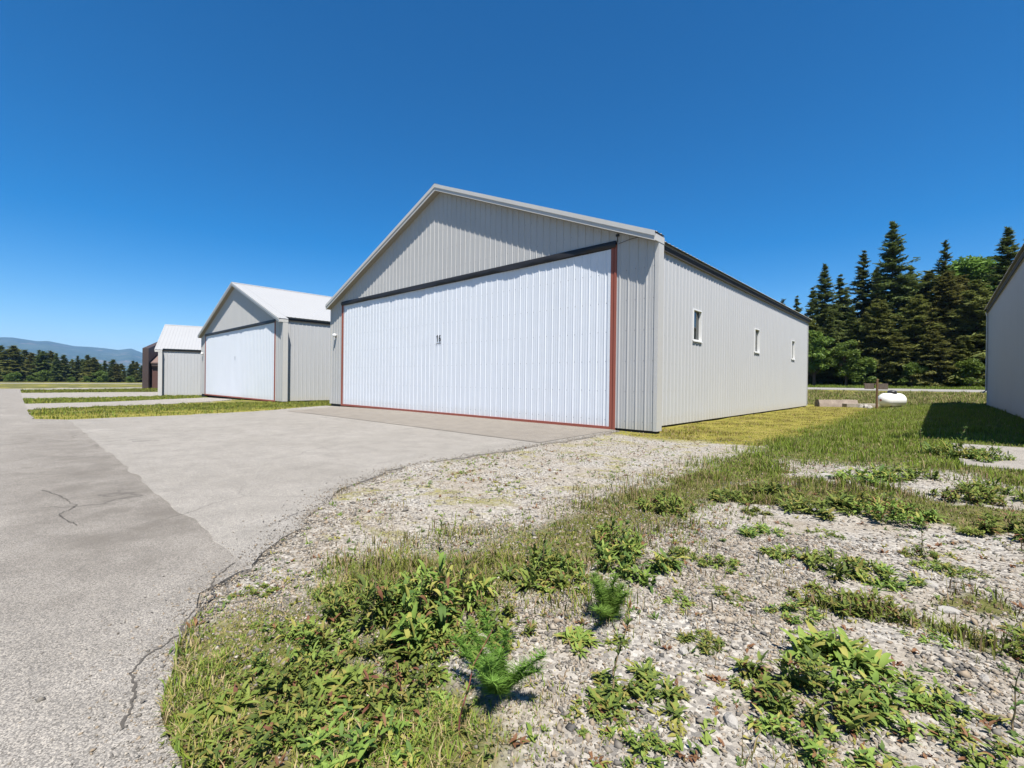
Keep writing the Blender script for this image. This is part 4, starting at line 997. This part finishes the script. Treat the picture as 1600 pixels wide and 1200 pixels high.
def scatter(n, x0, x1, y0, y1, dens):
    X = rng.uniform(x0, x1, n); Y = rng.uniform(y0, y1, n); k = (rng.random(n) < dens(X, Y)*np.ones(n)) & ~paved(X, Y)
    return np.stack([X[k], Y[k]], 1)
wall_clear = lambda x, y: ~(((x > -27.2) & (x < -6.75) & (y > 13.0)) | ((x > -55.3) & (x < -34.6) & (y > 13.0)) | ((x > 2.25) & (y > 13.0)))
pts = scatter(90000, -6.8, -2.2, 12.2, 42, lambda x, y: wall_clear(x, y)*zones(x, y)[1]*np.minimum(1, (14/y)**1.2))
blades('mown_grass', pts, [.045]*len(pts), ('grass_mown', 'grass_dry', 'grass_green'), 'short yellowish mown grass beside the big hangar wall', .006, .9, mix=[.5, .3, .2])
pts = scatter(180000, -3.6, 2.3, 7.6, 44, lambda x, y: wall_clear(x, y)*zones(x, y)[0]*np.minimum(1, (11/y)**1.1))
blades('mound_grass', pts, [.10]*len(pts), ('grass_green', 'grass_field', 'grass_dry'), 'green grass on the low mound between the hangars', .006, .7, mix=[.74, .18, .08])
pts = scatter(420000, -7.5, 4.5, .2, 9.8, lambda x, y: np.clip(zones(x, y)[0]*1.25, 0, 1)*(.35+.65*sm(-.3, .3, wob(x, y, 2.3, 31.)))*np.minimum(1, (4.2/np.maximum(y, .1)))*(y > 1.7))
blades('foreground_grass', pts, [.075]*len(pts), ('grass_green', 'grass_dry', 'grass_field', 'weed'), 'thin grass among the weeds in the foreground', .0044, .9, mix=[.33, .3, .2, .17])
pts = scatter(240000, -4.2, 3.2, .15, 3.6, lambda x, y: np.clip(zones(x, y)[0]*1.2, 0, 1)*(.25+.75*sm(-.3, .25, wob(x, y, 3.1, 71.))))
blades('near_grass', pts, [.042]*len(pts), ('grass_green', 'weed', 'grass_dry', 'weed_yellow'), 'low green grass and clover covering the near weed bank', .0032, 1.1, mix=[.25, .25, .30, .20])
pts = scatter(130000, -7.2, 4.5, .2, 12.8, lambda x, y: np.maximum(.22*sm(.0, .4, wob(x, y, 1.5, 41.)), .8*sm(.25, .5, wob(x, y, 2.1, 51.)))*np.minimum(1, 4/np.maximum(y, .1)))
blades('dry_grass', pts, [.05]*len(pts), ('grass_dry', 'grass_field', 'grass_mown'), 'dry straw-coloured grass scattered over the gravel', .0022, .9, mix=[.55, .25, .2])
pts = np.concatenate([scatter(60000, -36, -22.3, .4, 13.6, lambda x, y: np.maximum(.2, zones(x, y)[0])*wall_clear(x, y)), scatter(30000, -34.4, -27.2, 12.5, 20, lambda x, y: .9)])
blades('verge_grass', pts, [.075]*len(pts), ('grass_field', 'grass_green', 'grass_mown'), 'grass verge between the apron and the second hangar drive', .012, .7, mix=[.45, .25, .3])
pts = scatter(45000, -64, -41.5, .4, 15, lambda x, y: wall_clear(x, y)*.9)
blades('verge_grass', pts, [.09]*len(pts), ('grass_field', 'grass_green', 'grass_mown'), 'grass verge between the second and third hangar drives', .02, .7, mix=[.4, .3, .3])
pts = scatter(30000, -105, -78, .8, 24, lambda x, y: .9)
blades('verge_grass', pts, [.11]*len(pts), ('grass_field', 'grass_green', 'grass_mown'), 'farthest grass verge before the brown hangar', .03, .7, mix=[.4, .35, .25])
pts = scatter(42000, -14, 3, 42.5, 57, lambda x, y: .9)
blades('bank_grass', pts, [.16]*len(pts), ('grass_field', 'grass_dry', 'grass_green'), 'rough brownish grass on the bank below the road', .016, .8, mix=[.4, .35, .25])
pts = scatter(16000, -14, 4, 71.5, 82, lambda x, y: .9)
blades('road_verge_grass', pts, [.18]*len(pts), ('grass_green', 'grass_field'), 'green verge between the road and the wood', .02, .7, mix=[.75, .25])

def sprouts(pts, label, mats, L=.03):
    g = np.random.default_rng(77); V = []; Q = []; MI = []
    for (x, y) in pts:
        z = float(zs(x, y)+bumps(x, y)); sc = L*g.uniform(.5, 1.5); mi = int(g.integers(len(mats)))
        for k in range(int(g.integers(4, 9))):
            v, q = leaf_geo(g, (x+g.normal(0, .3)*sc, y+g.normal(0, .3)*sc, z), g.uniform(0, 6.28), sc*g.uniform(.6, 1.3), sc*.2, g.uniform(.1, 1.1), g.uniform(.2, 1.2), 0, 2)
            b_ = len(V); V += v; Q += [tuple(b_+j for j in f) for f in q]; MI += [mi]*len(q)
    tag(link('sprouts', np_mesh('sprouts', np.array(V), np.array(Q), [M[k] for k in mats], MI, True, True)), label, 'weeds', None, 'stuff')
pts = scatter(30000, -7.0, 4.2, .3, 12.5, lambda x, y: (.10+.5*sm(.1, .5, wob(x, y, 1.1, 81.)))*np.minimum(1, 4/np.maximum(y, .1)))
sprouts(pts, 'countless small weed sprouts dotted over the gravel', ('weed', 'weed_dark', 'weed_yellow', 'dead_leaf'), .032)
def gravel(name, n, x0, x1, y0, y1, size, dens, label, pts=None):
    xy = scatter(n, x0, x1, y0, y1, dens) if pts is None else pts; k = len(xy)
    base = np.array([(1, 0, 0), (0, 1, 0), (-1, 0, 0), (0, -1, 0), (0, 0, 1), (0, 0, -1)], float); F = np.array([(0, 1, 4), (1, 2, 4), (2, 3, 4), (3, 0, 4), (1, 0, 5), (2, 1, 5), (3, 2, 5), (0, 3, 5)])
    s_ = size*np.exp(rng.normal(0, .38, k)); V = base[None]*(1+rng.uniform(-.35, .35, (k, 6, 1)))+rng.normal(0, .16, (k, 6, 3))
    V *= np.stack([s_*rng.uniform(.8, 1.5, k), s_*rng.uniform(.7, 1.1, k), s_*rng.uniform(.4, .8, k)], 1)[:, None]
    a = rng.uniform(0, 6.28, k); b_ = rng.normal(0, .45, k); ca, sa, cb, sb = np.cos(a), np.sin(a), np.cos(b_), np.sin(b_)
    x, y, z = V[..., 0].copy(), V[..., 1].copy(), V[..., 2].copy()
    x2 = x*cb[:, None]+z*sb[:, None]; z2 = -x*sb[:, None]+z*cb[:, None]
    V = np.stack([x2*ca[:, None]-y*sa[:, None], x2*sa[:, None]+y*ca[:, None], z2], -1)
    zz = zs(xy[:, 0], xy[:, 1])+np.where(paved(xy[:, 0], xy[:, 1]), .012, bumps(xy[:, 0], xy[:, 1]))
    V += np.stack([xy[:, 0], xy[:, 1], zz+s_*.15], 1)[:, None]
    T = (F[None]+(np.arange(k)*6)[:, None, None]).reshape(-1, 3)
    tag(link(name, np_mesh(name, V.reshape(-1, 3), T, M['pebble'])), label, 'gravel', None, 'stuff')
gz = lambda x, y: (1-.75*zones(x, y)[0])*(.35+.65*sm(-.35, .1, wob(x, y, 1.3, 91.)))
gravel('gravel', 105000, -3.6, 3.6, .2, 5.2, .0085, lambda x, y: gz(x, y)*np.where(y < 3.4, 1, .7), 'pale crushed gravel of the near foreground')
gravel('gravel', 52000, -7.2, 4.4, 3.0, 13.2, .0115, lambda x, y: gz(x, y)*np.minimum(1, (5/y))*np.where(x < -2.9, .55, 1), 'pale crushed gravel beside the apron')
gravel('gravel', 16000, -5.2, -1.6, .5, 3.2, .009, lambda x, y: gz(x, y), 'gravel along the broken asphalt edge')

lip = np.array(edge_r[:-1]+[p_ for p_ in taxi if -4.1 < p_[0] < -1.5 and 0 < p_[1] < 1.29])
sel = rng.integers(0, len(lip), 9000); crumbs = lip[sel]+rng.normal(0, .13, (9000, 2))*np.exp(rng.normal(0, .5, (9000, 1)))
gravel('gravel', 0, 0, 0, 0, 0, .0055, None, 'loose crumbs of gravel strewn over the pavement edge', crumbs)

# ------------------------------------------------------------------ air
hz = NT('haze'); hz.n.remove(hz.b); pv = hz.node('ShaderNodeVolumePrincipled')
pv.inputs['Color'].default_value = (.28, .55, 1, 1); pv.inputs['Density'].default_value = 7e-5; pv.inputs['Anisotropy'].default_value = .1
hz.ln(pv.outputs[0], hz.out.inputs['Volume'])
b = MB(); b.box(-14900, 14900, -14900, 14900, -6, 760); ho = b.build('haze', hz.m); tag(ho, 'thin blue summer haze over the valley', 'haze', None, 'stuff')
